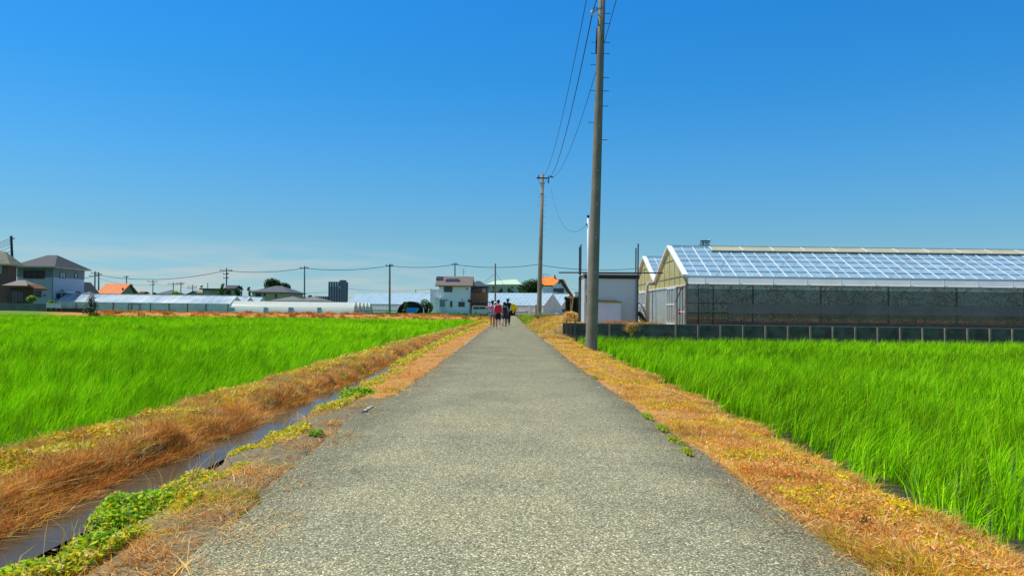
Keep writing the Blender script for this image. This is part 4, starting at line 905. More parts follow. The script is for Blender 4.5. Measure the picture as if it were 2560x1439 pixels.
# roll-up film skirt
zf = t.L(1715, 709).z; mb = MB(); mb.prism([(.12, -.02, E - .06), (.12, -.16, zf), (.12, -.14, zf), (.12, .0, E - .06)], (GL - .12, 0, 0)); t.part('film_skirt', mb, m_filmw)
mb = MB(); mb.tube((.1, -.16, zf), (GL, -.16, zf), .03, n=10); t.part('roll_pipe', mb, m_white)
mb = MB()
for i in range(30): x = .8 + i * 1.5; mb.box(x, x + .03, -.19, -.165, zf, E - .05)
t.part('skirt_clips', mb, m_bar)
# front side: grey strip, net, darker double band, base board
z1 = t.L(1730, 721).z; z2, z3 = t.L(1730, 757).z, t.L(1730, 781).z; z4 = t.L(1730, 801).z
mb = MB(); mb.box(0, GL, .02, .03, z1, zf + .04); t.part('upper_curtain', mb, m_netb)
mb = MB(); mb.box(0, GL, .04, .05, z4, z1); t.part('insect_net', mb, m_net)
mb = MB(); mb.box(1.9, GL, .012, .022, z3, z2); t.part('double_film', mb, m_netb)
mb = MB(); mb.box(0, GL, -.02, .035, 0.02, z4); t.part('base_board', mb, m_board)
for i in range(16):
    x = .05 if i == 0 else (i * 3.0); mb = MB(); mb.tube((x, .10, 0), (x, .10, E - .05), .045, n=8); t.part('post', mb, m_steel)
mb = MB(); mb.tube((0.0, -.04, 0), (0.0, -.04, E - .4), .06, n=8); t.part('corner_post', mb, mat('brown_pipe', (.20, .17, .14), .7, .2, 3))
for x in (.55, 1.2): mb = MB(); mb.tube((x, -.05, 0), (x, -.05, zf), .016, n=6); t.part('guide_pipe', mb, m_black)
for z in (z2 + .0, z3, .3): mb = MB(); mb.tube((.1, -.03, z), (1.9, -.03, z), .012, n=6); t.part('guide_rail', mb, m_black)
# downpipe of the valley
mb = MB(); y = SP; mb.path([(-.1, y + .1, E - .08), (-.42, y - .1, E - .08), (-.5, y - .15, E - .2), (-.5, y - .15, 0)], .085, 10); t.part('downpipe', mb, mat('beige_pipe', (.42, .38, .32), .6, .1, 3), smooth=True)
# crank winders with red joints
m_red = mat('red_plastic', (.55, .03, .03), .4, .1, 4)
a = t.S(1704, 720, -.25); b_ = t.S(1688, 756, -.25); mb = MB(); mb.tube(a, b_, .022, n=6); cr_ = t.part('winder_rod', mb, m_dark)
mb = MB(); mb.ball(a, (.05, .06, .07), 8, 5); t.part('winder_joint', mb, m_red, cr_)
mb = MB(); q = t.S(1685, 772, -.25); mb.tube(b_, q, .035, .045, 8); t.part('winder_handle', mb, m_white, cr_)
a = t.S(1697, 779, -.25); mb = MB(); mb.ball(a, (.04, .07, .045), 8, 5); mb.tube(a + Vector((0, 0, -.13)), a + Vector((0, 0, .13)), .03, n=8); j_ = t.part('winder_joint', mb, m_red); mb = MB(); mb.tube(a, (-.0, .0, a.z), .02, n=6); t.part('winder_axle', mb, m_white, j_)
# the crop inside
def crop():
    rows = []
    for i, yy in enumerate((1.0, 2.4, 3.8, 5.2)):
        n = 22000; x = rng.uniform(1.6, GL - 1, n); z = rng.uniform(.25, 2.15, n) + .0; y = yy + rng.normal(0, .16, n)
        k = vnoise(x, z * 0 + i * 7, .9, 5 + i) > .22 + .3 * (z / 2.2) ** 2; k &= (vnoise(x, z, .25, 9 + i) > .35)
        rows.append(np.stack([x, y, z], 1)[k])
    c = np.concatenate(rows) + np.array([base.x, base.y, base.z]); return c
c = crop(); tag(leaves('crop_rows', c, rng.uniform(.05, .11, len(c)), pal(len(c), [(.22, .42, .08), (.32, .52, .12), (.15, .30, .06)], [3, 2, 3], .2), M_TREE, .3, .55), 'leafy crop growing in rows behind the dark net of the large greenhouse', 'crop', kind='stuff')

# --- retaining wall
WX0 = P(1405, 812, WALL_Y).x; WX1 = 27.0; wt = .50
t = Thing('retaining_wall', 'low dark concrete panel retaining wall with posts along the right paddy', 'wall', (WX0, WALL_Y, -.5))
m_panel = mat('dark_concrete_panel', (.15, .125, .095), .85, .35, 2.2, .25, 14, stain=(.075, .065, .045))  # dark, unevenly mottled concrete
m_post = mat('pale_concrete_post', (.28, .23, .165), .9, .2, 3, .2, 20)
m_cap = mat('pale_wall_coping', (.30, .29, .25), .9, .2, 3)  # coping concrete, paler than the panels
x = 0.0; first = True; px_posts = [1524, 1689] + [1689 + 56 * i for i in range(1, 18)]
xp = [t.L(p_, 812).x for p_ in px_posts]; edges = [0.0] + xp
for i in range(len(edges) - 1):
    mb = MB(); x0, x1 = edges[i] + .03, edges[i + 1] - .03
    for z in (0, .245, .49, .735): mb.box(x0, x1, 0, .06, z, z + (.24 if z < .7 else wt + .5 - .735))
    t.part('panel', mb, m_panel)
    mb = MB(); mb.box(x0 - .02, x1 + .05, -.012, .075, wt + .502, wt + .535); t.part('coping', mb, m_cap)
for xx in xp:
    mb = MB(); mb.box(xx - .035, xx + .035, -.11, .06, 0, wt + .5); t.part('post', mb, m_post)
for pxx in (1417, 1438, 1428):
    a = t.L(pxx, 806, -.15); mb = MB(); mb.box(a.x - .03, a.x + .02, -.16, -.12, .3, a.z + (.06 if pxx != 1428 else -.1)); t.part('bracket_post', mb, m_block)

# --- metal shed
SY = 37.6
a, b_ = P(1462, 810, SY), P(1595, 810, SY)
t = Thing('metal_shed', 'grey corrugated metal shed with a flat roof behind the near utility pole', 'shed', ((a.x + b_.x) / 2, SY, .42)); W = (b_.x - a.x) / 2
tz = t.L(1520, 690).z; sd = 2.7
m_cor = mat('front_corrugated_wall', (.84, .88, .86), .5, .04, 1.2, wave=(7, 'X', .6))  # front sheets painted paler than the sides to offset their shade
m_corl = mat('side_corrugated_wall', (.62, .68, .70), .5, .05, 1.2, wave=(7, 'Y', .6))
mb = MB(); mb.box(-W, W, 0, .05, .05, tz); t.part('front_wall', mb, m_cor)
mb = MB(); mb.box(-W - .03, -W - .003, 0, sd, .05, tz); t.part('side_wall', mb, m_corl)
mb = MB(); mb.box(W - .05, W - .001, .052, sd, .05, tz); mb.box(-W, W - .052, sd - .05, sd, .05, tz); t.part('back_wall', mb, m_corl)
mb = MB(); mb.box(-W - .12, W + .1, -.12, sd + .1, tz + .055, tz + .14); t.part('roof', mb, m_white)
mb = MB(); mb.box(-W - .05, W + .05, -.06, -.002, tz - .12, tz + .05); t.part('fascia', mb, m_dark)
mb = MB(); mb.box(-W, W, -.02, sd, -.06, .045); t.part('base', mb, m_dark)
p = t.L(1469, 746, -.02); mb = MB(); mb.box(p.x - .1, p.x + .12, -.14, -.003, p.z - .17, p.z + .17); bx_ = t.part('meter_box', mb, m_cream); mb = MB(); mb.box(p.x - .06, p.x + .05, -.15, -.142, p.z + .02, p.z + .12); t.part('meter_window', mb, m_glass, bx_)
p = t.L(1470, 718, -.02); mb = MB(); mb.box(p.x - .05, p.x + .05, -.16, -.003, p.z - .05, p.z + .14); mb.tube((p.x, -.12, p.z - .18), (p.x, -.12, p.z - .04), .03, n=8); t.part('outside_lamp', mb, m_dark)
mb = MB(); p = t.L(1575, 740); mb.box(W - .12, W - .02, -.04, -.002, .05, tz - .15); t.part('corner_trim', mb, m_steel)
# --- scaffold frame
t = Thing('pipe_frame', 'frame of dark steel pipes standing around the metal shed', 'pipe frame', (P(1450, 810, 37.25).x, 37.25, .42))
for n_, (px, top, y) in enumerate([(1452.5, 611, 0), (1449, 617, 2.2), (1595.5, 609, 0), (1590, 620, 2.2)]):
    p = t.L(px, top, y); mb = MB(); mb.tube((p.x, y, -.05), (p.x, y, p.z), .032, n=8); t.part('upright', mb, m_dark)
a, b_ = t.L(1397, 681, -.06), t.L(1658, 682, -.06); mb = MB(); mb.tube((a.x, -.06, a.z), (b_.x, -.06, b_.z + .0), .03, n=8); t.part('crossbar', mb, m_dark)
# --- white box bin with lid
a, b_ = P(1484, 808, 36.6), P(1552, 808, 36.6)
t = Thing('storage_bin', 'large pale storage bin with an olive rimmed lid in front of the shed', 'bin', ((a.x + b_.x) / 2, 36.6, .42)); W = (b_.x - a.x) / 2; hz = t.L(1520, 756).z
mb = MB(); mb.box(-W, W, 0, .7, 0.04, hz); t.part('body', mb, mat('pale_blue_sheet', (.72, .78, .82), .5, .08, 1.5))
mb = MB(); mb.box(-W - .03, W + .03, -.05, .75, hz + .002, hz + .07); t.part('lid', mb, mat('olive_rim', (.30, .32, .07), .7, .15, 3))
mb = MB(); mb.box(-W + .05, W - .15, .05, .65, hz + .072, hz + .11); t.part('lid_top', mb, mat('red_brown_lid', (.34, .14, .08), .8, .3, 5))
mb = MB(); mb.path([(W * math.cos(u) * .8 - .1, .3, hz + .11 + .17 * math.sin(u)) for u in np.linspace(0, math.pi, 14)], .012, 6); t.part('hoop_handle', mb, m_steel)
mb = MB(); mb.box(-W + .1, -W + .45, -.03, .3, 0, .04); t.part('skid', mb, m_dark)
# --- hoops and rubber belt
t = Thing('bent_pipes', 'bent grey tunnel hoops leaning against the shed corner', 'pipes', P(1585, 812, 37.0)); t.e.location.z = t.loc.z = .42
for y, q in ((0, [(1552, 757), (1560, 749), (1572, 746), (1585, 748), (1598, 757), (1610, 772), (1618, 790), (1622, 806)]), (.25, [(1596, 757), (1604, 762), (1611, 775), (1617, 790), (1620, 806)]), (.12, [(1598, 780), (1606, 768), (1614, 790), (1616, 806)])):
    mb = MB(); mb.path([t.L(a_, b_, y) for a_, b_ in q], .022, 6); t.part('hoop', mb, m_steel)
t = Thing('rubber_belt', 'strip of black rubber belting leaning at the shed corner', 'belt', P(1608, 808, 37.1)); t.e.location.z = t.loc.z = .42
q = [t.L(*p) for p in ((1597, 778), (1603, 780), (1612, 793), (1620, 806), (1610, 806), (1603, 795), (1597, 787))]
mb = MB(); mb.prism([(p.x, 0, p.z) for p in q], (0, .3, 0)); t.part('belt', mb, m_black)
mb = MB(); q = [t.L(*p) for p in ((1597, 789), (1609, 806), (1604, 807), (1597, 797))]; mb.prism([(p.x, -.03, p.z) for p in q], (0, .02, 0)); t.part('side_board', mb, m_wood)

# --- long greenhouse on the left
def long_house(name, label, org, yaw, GL, SP, NS, E, Rg, m_roof, m_side, bars=14, ends=True, rails=None):
    t = Thing(name, label, 'greenhouse', org, yaw); s_ = (Rg - E) / (SP / 2)       # local x from -GL to 0; gable at x = 0
    for k in range(NS):
        o = k * SP
        for sg in (0, 1):
            y0, y1 = (o, o + SP / 2) if sg == 0 else (o + SP / 2, o + SP); za, zb = (E, Rg) if sg == 0 else (Rg, E)
            mb = MB(); mb.prism([(-GL, y0, za), (-GL, y1, zb), (-GL, y1, zb - .02), (-GL, y0, za - .02)], (GL, 0, 0)); rf = t.part('roof', mb, m_roof)
            mb = MB()
            for i in range(bars + 1):
                x = -GL + GL * i / bars; w_ = .07; mb.prism([(x - w_, y0, za + .035), (x - w_, y1, zb + .035), (x - w_, y1, zb + .002), (x - w_, y0, za + .002)], (w_, 0, 0))
            if rails:
                for i in range(1, rails):
                    u = i / rails; y = y0 + (y1 - y0) * u; z = za + (zb - za) * u; mb.box(-GL, 0, y - .09, y + .09, z - .05, z + .075)
            t.part('glazing_bars', mb, m_bar if not rails else m_bar, rf)
        mb = MB(); mb.box(-GL, 0, o + SP / 2 - .07, o + SP / 2 + .07, Rg + .005, Rg + .08); t.part('ridge_cap', mb, m_white)
        mb = MB(); mb.prism([(0, o, 0), (0, o + SP, 0), (0, o + SP, E), (0, o + SP / 2, Rg), (0, o, E)], (.03, 0, 0)); t.part('gable_end', mb, m_side)
        mb = MB(); mb.prism([(.04, o, E), (.04, o + SP / 2, Rg), (.04, o + SP / 2, Rg - .12), (.04, o, E - .12)], (.05, 0, 0)); mb.prism([(.04, o + SP, E), (.04, o + SP / 2, Rg), (.04, o + SP / 2, Rg - .12), (.04, o + SP, E - .12)], (.05, 0, 0)); t.part('verge_trim', mb, m_white)
    mb = MB(); mb.box(-GL, -.01, 0, .02, .02, E - .03); t.part('front_wall', mb, m_side)
    mb = MB(); mb.box(-GL, 0, -.05, -.002, E - .07, E + .01); t.part('eave_rail', mb, m_white)
    return t
m_roofw = mat('pale_blue_roof_film', (.86, .94, .92), .3, .06, .35, spec=.4, alpha=.9, transl=.3, stain=(.40, .55, .64))
m_side2 = mat('clear_side_film', (.90, .92, .88), .3, .12, 1.2, spec=.4, alpha=.82, transl=.4)
o_ = P(572, 779, 95); z0 = .2
E_ = P(400, 757, 95).z - z0; Rg_ = P(400, 737.5, 97.5).z - z0
t = long_house('long_greenhouse', 'long low white roofed greenhouse with three gables, behind the left paddy', (o_.x, 95, z0), 0, 20.5, 5.0, 3, E_, Rg_, m_roofw, m_side2, bars=22)
for i in range(10):
    x = -20.3 + i * 2.2 if i < 9 else -.1; mb = MB(); mb.tube((x, -.06, 0), (x, -.06, E_), .045, n=6); t.part('post', mb, m_dark)
mb = MB()
for z in (.28, .42): mb.box(-13, -.1, .03, .05, z, z + .05)
for i in range(40): mb.box(-13 + i * .32, -12.97 + i * .32, .03, .05, .08, .45)
t.part('inner_bench', mb, m_dark)
p0, p1 = t.L(322, 757), t.L(349, 779); fr = MB()
for x in (p0.x, p1.x): fr.box(x - .05, x + .05, -.12, -.05, 0, E_ - .1)
fr.box(p0.x, p1.x, -.12, -.05, E_ - .2, E_ - .1); t.part('door_frame', fr, m_steel)

# --- slatted greenhouse across the middle distance, turned toward the right
yawM = R(-27); oM = P(1358, 788, 139); z0 = .02
E_ = P(1358, 763, 139).z - z0; Rg_ = P(1377.5, 733, 142.6).z - z0
m_roofm = mat('sky_blue_roof_film', (.45, .68, .80), .2, .1, .8, spec=.5, alpha=.9, transl=.25)
t = long_house('slatted_greenhouse', 'twin span greenhouse with blue white slatted roof crossing the end of the road', (oM.x, 139, z0), yawM, 43, 7.6, 2, E_, Rg_, m_roofm, m_side2, bars=52, rails=5)
mb = MB(); mb.box(-43, 0, -.08, -.051, E_ * .45, E_ * .52); t.part('side_rail', mb, m_bar)
mb = MB(); mb.box(-43, 0, -.10, -.022, .0, .16); t.part('base_board', mb, m_board)
for x in (-2.6, -9, -15.5):
    mb = MB(); mb.tube((x, -.15, 0), (x, -.15, E_ + .25), .07, n=6); t.part('post', mb, m_filmw)
t = Thing('control_box', 'small white utility box beside the side wall of the slatted greenhouse', 'box', P(1318, 786, 136)); t.e.location.z = t.loc.z = .0
mb = MB(); mb.box(-.3, .28, -.1, .25, .35, 1.0); b_ = t.part('cabinet', mb, m_white); mb = MB(); mb.box(-.18, -.02, -.12, -.102, .5, .85); t.part('dark_door', mb, m_dark, b_)
for x in (-.2, .2): mb = MB(); mb.box(x - .03, x + .03, .05, .12, 0, .35); t.part('leg', mb, m_steel)

# --- white tunnel greenhouses
def tunnel(idx, label, org, GL, Wd, H, group):
    t = Thing('tunnel_greenhouse', label, 'greenhouse', org, 0, group)
    n = 12; arc = [(Wd / 2 - Wd / 2 * math.cos(u), H * math.sin(u) ** .9) for u in np.linspace(0, math.pi, n + 1)]
    arc = [(y, z + (H * .12 * max(0, 1 - abs(y - Wd / 2) / (Wd * .18)))) for y, z in arc]
    mb = MB(); vs = []; fs = []
    for x in (-GL, 0): vs += [(x, y, max(0, z)) for y, z in arc]
    for i in range(n): fs.append((i, i + 1, n + 2 + i, n + 1 + i))
    mb.add(vs, fs); t.part('cover', mb, m_tun, smooth=True)
    mb = MB(); mb.add([(0, y, max(0, z)) for y, z in arc] + [(-.02, y, max(0, z)) for y, z in arc], [tuple(range(n + 1)), tuple(range(n + 1, 2 * n + 2))[::-1]]); t.part('end_wall', mb, m_tun)
    mb = MB(); a, b_ = Wd * .3, Wd * .7
    for y in (a, b_): mb.box(.01, .08, y - .05, y + .05, 0, H * .72)
    mb.box(.01, .08, a, b_, H * .68, H * .74); mb.box(.01, .08, a, b_, H * .3, H * .34); t.part('door_frame', mb, m_steel)
    mb = MB(); mb.path([(.04, y, z) for y, z in arc], .035, 5); t.part('end_hoop', mb, m_steel)
    return t
m_tun = mat('milky_tunnel_film', (.95, .97, .92), .22, .03, .6, spec=.6, transl=.5)
YT = 94.2; xr = P(884, 779, YT).x; xl = P(576, 779, YT).x; z0 = .24; H = P(720, 753.5, YT + 1.3).z - z0
names = ['nearest', 'second', 'third', 'fourth', 'fifth']
for k in range(5):
    t = tunnel(k, ['white tunnel greenhouse nearest the paddy, with pale blue vents along its side', 'second white tunnel greenhouse end, just behind the nearest one', 'middle of the five white tunnel greenhouse ends', 'fourth white tunnel greenhouse end counted from the paddy', 'rearmost white tunnel greenhouse end, beside the dark pole'][k],
               (xr, YT + k * 2.5, z0), (xr - xl) if k == 0 else 9.0, 2.35, H / 1.12, 'white tunnel greenhouses')
    if k == 0:
        for (pa, pb) in ((573, 585), (659, 669), (721, 733), (793, 803)):
            a, b_ = t.L(pa, 768, -.03), t.L(pb, 779, -.03); mb = MB(); mb.box(a.x, b_.x, -.05, .12, .02, a.z); t.part('side_vent', mb, mat('pale_blue_vent', (.30, .50, .60), .4, .1, 2))

# ================================================================== objects near the second pole
t = Thing('plank_stack', 'weathered planks stacked on blocks at the foot of the second pole', 'planks', P(1366, 806, 56)); t.e.location.z = t.loc.z = float(gz(t.loc.x, t.loc.y)[0]) + .01
a, b_ = t.L(1334, 803), t.L(1402, 803)
for k, (x0, x1, z, y) in enumerate([(a.x, b_.x - .3, .27, 0), (a.x + .1, b_.x, .27, .28), (a.x + .2, b_.x - .5, .15, .1), (a.x + .3, b_.x - .2, .02, .0)]):
    mb = MB(); mb.box(x0, x1, y - .12, y + .12, z, z + .055); t.part('plank', mb, m_wood if k < 3 else m_rust)
for x in (a.x + .25, b_.x - .7): mb = MB(); mb.box(x, x + .12, -.1, .4, 0, .145); t.part('block', mb, m_rust)
t = Thing('tilted_board', 'reddish board lying tilted right of the plank stack', 'board', P(1392, 812, 52)); t.e.location.z = t.loc.z = .12
mb = MB(); mb.slab([(-.3, 0, .02), (.42, 0, .2), (.42, .5, .24), (-.3, .5, .06)], .03); t.part('board', mb, mat('red_brown_board', (.33, .14, .09), .9, .2, 3))
def stake(name, label, px, pt, pb, Y, r, m, cat='stake', lean=0):
    b_ = P(px, pb, Y); t = Thing(name, label, cat, b_); t.e.location.z = t.loc.z = max(b_.z - .1, -.05); tp = t.L(px + lean, pt); mb = MB(); mb.tube((0, 0, -.1), tp, r, r * .85, 7); mb.ball(tp, r * 1.1, 6, 4); t.part('shaft', mb, m); return t
stake('rusty_stake', 'thin rusty stake just left of the second pole', 1340, 762, 800, 60, .05, m_rust)
stake('wooden_stake', 'pale bent wooden stake above the straw heap', 1428, 744, 776, 50, .045, m_wood, lean=5)
t = stake('tree_stump', 'dark forked stump behind the straw heap', 1409, 776, 792, 52, .1, m_dark, 'stump'); mb = MB(); q = t.L(1412, 771); mb.tube((0, 0, .35), q, .07, .04, 6); q = t.L(1406, 772); mb.tube((0, 0, .35), q, .06, .04, 6); t.part('fork', mb, m_dark)
t = Thing('plastic_hoop', 'small white plastic hoop in the dry weeds right of the second pole', 'hoop', P(1393, 790, 56)); mb = MB(); mb.path([(.16 * math.cos(u), 0, .2 * math.sin(u)) for u in np.linspace(-.3, math.pi + .3, 12)], .025, 6); t.part('ring', mb, m_white)
t = Thing('orange_sign_post', 'short stake holding a small orange board near the dark hedge', 'sign', P(1427, 775, 62)); mb = MB(); q = t.L(1427, 745); mb.tube((0, 0, -.6), q, .04, n=6); t.part('post', mb, m_wood); mb = MB(); q0, q1 = t.L(1419, 745), t.L(1434, 742); mb.box(q0.x, q1.x, -.06, .1, q0.z, q1.z); t.part('board', mb, m_org)

def heap(name, label, c, rx, ry, h, n, cols, wts, bl, bw, cat='heap'):
    """mound of loose stalks over a lumpy core"""
    t = Thing(name, label, cat, c); mb = MB(); mb.ball((0, 0, h * .3), (rx * .85, ry * .85, h * .62), 14, 8); t.part('core', mb, mat('straw_core', (.75, .48, .16), .95, .3, 8, .6, 14))
    u = rng.uniform(0, 6.283, n); v = np.arccos(rng.uniform(0, 1, n)); k = 1 + .22 * vnoise(u * 2, v * 2, .7, 3)
    x, y, z = rx * np.sin(v) * np.cos(u) * k, ry * np.sin(v) * np.sin(u) * k, h * np.cos(v) * k * .95
    o = blades('stalks', x, y, z, rng.uniform(.5, 1.2, n) * bl, rng.uniform(.7, 1.4, n) * bw, rng.uniform(.8, 2.2, n), rng.uniform(0, 6.283, n), pal(n, cols, wts, .3), M_DRY, parent=t.e); return t
heap('straw_heap', 'rounded heap of tangled golden straw beside the pipe frame', Vector((P(1427, 805, 40).x, 40, .3)), .36, .34, .56, 3200, [(1, .72, .26), (.85, .46, .1), (1, .85, .5), (.55, .25, .05)], [4, 3, 4, 1.2], .17, .022)
heap('straw_bundle', 'frayed straw bundle hanging over the retaining wall', Vector((P(1578, 815, 33.35).x, 33.35, .12)), .12, .1, .34, 900, [(.95, .75, .35), (.75, .5, .15), (.4, .26, .08)], [4, 3, 2], .2, .016)

# blue tub with arched dark cover
YB = 118
t = Thing('blue_tub', 'bright blue rounded tub lying in front of the dark arched cover', 'tub', P(1027, 783, YB)); t.e.location.z = t.loc.z = .28
a, b_ = t.L(1009, 770), t.L(1045, 770); W = (b_.x - a.x) / 2; zt = a.z
m_bl = mat('bright_blue_plastic', (.01, .30, .85), .4, .1, 2); m_cy = mat('cyan_plastic', (.02, .52, .85), .4, .1, 2)
o_ = [(W * math.cos(u), zt + min(0, zt * .95 * math.sin(u))) for u in np.linspace(math.pi, 2 * math.pi, 18)]
mb = MB(); mb.prism([(x, 0, z) for x, z in o_], (0, 1.2, 0)); t.part('body', mb, m_cy)
mb = MB(); mb.prism([(x * .86, -.03, zt * .1 + z * .88) for x, z in o_], (0, .028, 0)); t.part('inner_face', mb, m_bl)
mb = MB(); mb.box(-W, W, -.05, 1.25, zt, zt + .06); t.part('rim', mb, m_cy)
t = Thing('arched_cover', 'black arched net cover over a low tunnel beside the blue tub', 'cover', P(1027, 781, YB + 2)); t.e.location.z = t.loc.z = .28
a, b_, c_ = t.L(994, 778), t.L(1062, 778), t.L(1025, 753); W = (b_.x - a.x) / 2; mb = MB(); vs = []; n = 14
arc = [(W * math.cos(u), c_.z * math.sin(u) ** .9) for u in np.linspace(math.pi, 0, n)]
for y in (0, 3): vs += [(x, y, z) for x, z in arc]
mb.add(vs, [(i, i + 1, n + i + 1, n + i) for i in range(n - 1)]); t.part('cover', mb, mat('dark_net_cover', (.02, .02, .022), .95, .2, 2, spec=.05))
mb = MB(); mb.path([(x, -.02, z) for x, z in arc], .05, 6); t.part('hoop', mb, m_steel)
mb = MB(); mb.prism([(x * .97, 1.0, z * .97) for x, z in arc], (0, .1, 0)); t.part('inner_curtain', mb, mat('dark_curtain', (.05, .045, .05), .9, .2, 2))
stake('white_post', 'short white post right of the blue tub', 1059, 771, 781, 117, .05, m_white, 'post'); stake('white_post', 'thinner white post left of the white house corner', 1071.5, 771, 779, 118, .035, m_white, 'post')

# silver van
YV = 126
a, b_ = P(1183, 782, YV), P(1228, 782, YV); t = Thing('silver_van', 'silver van parked at the road end, partly hidden by the walkers', 'van', ((a.x + b_.x) / 2, YV, .12)); W = (b_.x - a.x) / 2 + .25
m_sil = mat('silver_paint', (.50, .53, .57), .25, .04, 2, metal=.5, spec=.6); Hc = t.L(1190, 763).z
prof = [(-W, .22), (-W, .75), (-W + .1, Hc * .93), (-W + .3, Hc), (W * .35, Hc * .97), (W * .68, Hc * .72), (W * .95, Hc * .58), (W, Hc * .42), (W, .22)]
mb = MB(); mb.prism([(x, 0, z) for x, z in prof], (0, 1.6, 0)); t.part('body', mb, m_sil)
mb = MB(); q = [(-W + .22, Hc * .6), (-W + .3, Hc * .88), (W * .3, Hc * .86), (W * .62, Hc * .62)]; mb.prism([(x, -.015, z) for x, z in q], (0, .012, 0)); t.part('side_window', mb, m_glass)
for sx in (-W * .3,): mb = MB(); mb.box(sx - .03, sx + .03, -.02, -.016, Hc * .6, Hc * .87); t.part('door_pillar', mb, m_sil)
for sx in (-W * .62, W * .62):
    for y in (.08, 1.5): mb = MB(); mb.tube((sx, y - .12, .25), (sx, y + .06, .25), .26, n=16); wh = t.part('wheel', mb, m_black); mb = MB(); mb.tube((sx, y - .14, .25), (sx, y - .121, .25), .15, n=12); t.part('rim', mb, m_sil, wh)
mb = MB(); mb.box(W - .03, W + .01, .1, .35, Hc * .4, Hc * .5); t.part('headlight', mb, m_white)
mb = MB(); mb.box(-W - .015, -W + .03, .05, .2, Hc * .4, Hc * .6); t.part('tail_light', mb, m_red)
mb = MB(); mb.box(W * .5, W * .56, -.16, -.02, Hc * .6, Hc * .7); t.part('mirror', mb, m_sil)

# ================================================================== more vegetation
drygrass('dry_grass', 'brown dead grass on the far levee behind the left paddy', 60000, 76, 92, lambda y: np.full(len(y), -47.0), lambda y: np.full(len(y), -2.2),
         [(.62, .26, .06), RUST, (.8, .5, .15)], [5, 2, 3], (.12, .30), 101, thin=lambda x, y: 1.0 * ((y > FIELD_END(x) - .3) & (y < FIELD_END(x) + 4.0) & (x > -44 + 2 * vnoise(x, y, 2, 4))), p=1.01, wmul=1.6)
drygrass('green_grass', 'short green grass on the field beyond the far levee', 50000, 82, 126, lambda y: -.5 * y - 8, lambda y: np.full(len(y), -3.0),
         [(.10, .22, .02), (.22, .34, .03), (.30, .30, .05)], [4, 3, 1], (.08, .26), 105, thin=lambda x, y: 1.0 * (y > FIELD_END(x) + 3.6), p=1.01, wmul=2.2, cat='grass')
drygrass('green_grass', 'bright green grass patch at the road end left of the second pole', 9000, 58, 130, lambda y: roadR(y) + .1, lambda y: roadR(y) + 1.9 * np.ones_like(y), [(.30, .50, .02), (.50, .55, .05), (.16, .36, .02)], [4, 2, 2], (.08, .2), 109, cat='grass')
drygrass('dry_grass', 'orange dried weeds behind the planks around the straw heap', 14000, 41, 56, lambda y: roadR(y) + 1.5, lambda y: roadR(y) + 3.6, [(.95, .5, .06), ORANGE, STRAW, YEL], [4, 3, 3, 2], (.1, .3), 111, p=1.2)
drygrass('dry_grass', 'reddish dry weeds at the foot of the metal shed', 9000, 33.9, 36.3, lambda y: np.full(len(y), P(1500, 800, 35).x), lambda y: np.full(len(y), P(1640, 800, 35).x), [RUST, (.45, .2, .05), YG], [4, 3, 1], (.08, .22), 115, p=1.01)
drygrass('green_grass', 'low green weeds between the retaining wall and the large greenhouse', 9000, 33.62, 35.3, lambda y: np.full(len(y), P(1600, 800, 34).x), lambda y: np.full(len(y), 23.0), [(.20, .42, .02), (.4, .5, .03), (.10, .25, .02)], [4, 2, 2], (.04, .11), 119, p=1.01, cat='grass',
         thin=lambda x, y: np.where(x < P(1716, 800, 34).x, 1.0, .12 + .7 * (vnoise(x, y * 0, 1.3, 5) > .62)))
weeds('leafy_weeds', 'small green weeds growing in the crack at the right edge of the road', 24000, 5, 14, lambda y: roadR(y) - .20, lambda y: roadR(y) - .05, [(.30, .50, .01), YG, YEL], [4, 4, 2], .018, .035, 131, .60)
# foxtail stems over the ditch
def foxtails(n, lab, xlo, xhi, y0, y1, h):
    x, y = scatter(n, y0, y1, xlo, xhi); z = np.maximum(gz(x, y), -.13)
    o = blades('foxtail_grass', x, y, z, rng.uniform(h[0], h[1], n), rng.uniform(.004, .007, n), rng.uniform(.1, .9, n), rng.uniform(0, 6.28, n), pal(n, [(.85, .62, .32), (.7, .42, .16), (.6, .5, .15)], [3, 2, 1]), M_DRY)
    return tag(o, lab, 'grass', kind='stuff')
foxtails(130, 'thin pale foxtail stems leaning over the ditch', lambda y: ditR(y) - .02, lambda y: ditR(y) + .25, 3.3, 18, (.10, .26))
foxtails(90, 'scattered dry seed stems on the right verge', lambda y: roadR(y) + .1, lambda y: vrgR(y) + .1, 2.6, 12, (.06, .18))

def leafy_clump(name, label, c, rx, ry, h, n, size, cols, wts, cat='plant', group=None):
    t = Thing(name, label, cat, c, 0, group)
    u = rng.uniform(0, 6.283, n); r_ = rng.uniform(0, 1, n) ** .5; x, y = rx * r_ * np.cos(u), ry * r_ * np.sin(u)
    lump = .55 + .75 * vnoise(x + 5, y + 3, .16, 3); z = h * np.sqrt(np.clip(1 - r_ ** 2, 0, 1)) * lump * rng.uniform(.35, 1, n) + .01
    leaves('leaves', np.stack([x, y, z], 1), rng.uniform(.6, 1.35, n) * size, pal(n, cols, wts, .22), M_LEAF, .7, .5, t.e)
    mb = MB()
    for i in range(26):
        j = rnd.randrange(n); mb.path([(x[j] * .3, y[j] * .3, 0), (x[j] * .8, y[j] * .8, z[j] * .7), (x[j], y[j], z[j])], .004, 4)
    t.part('stems', mb, mat('green_stem', (.2, .26, .05), .8, .2, 10)); return t
def on_g(px, py, z=-.05):
    g = G(px, py, z); return Vector((g.x, g.y, float(gz(g.x, g.y)[0])))
GR = [(.13, .36, .01), (.32, .56, .01), (.58, .66, .01), (.85, .70, .03)]
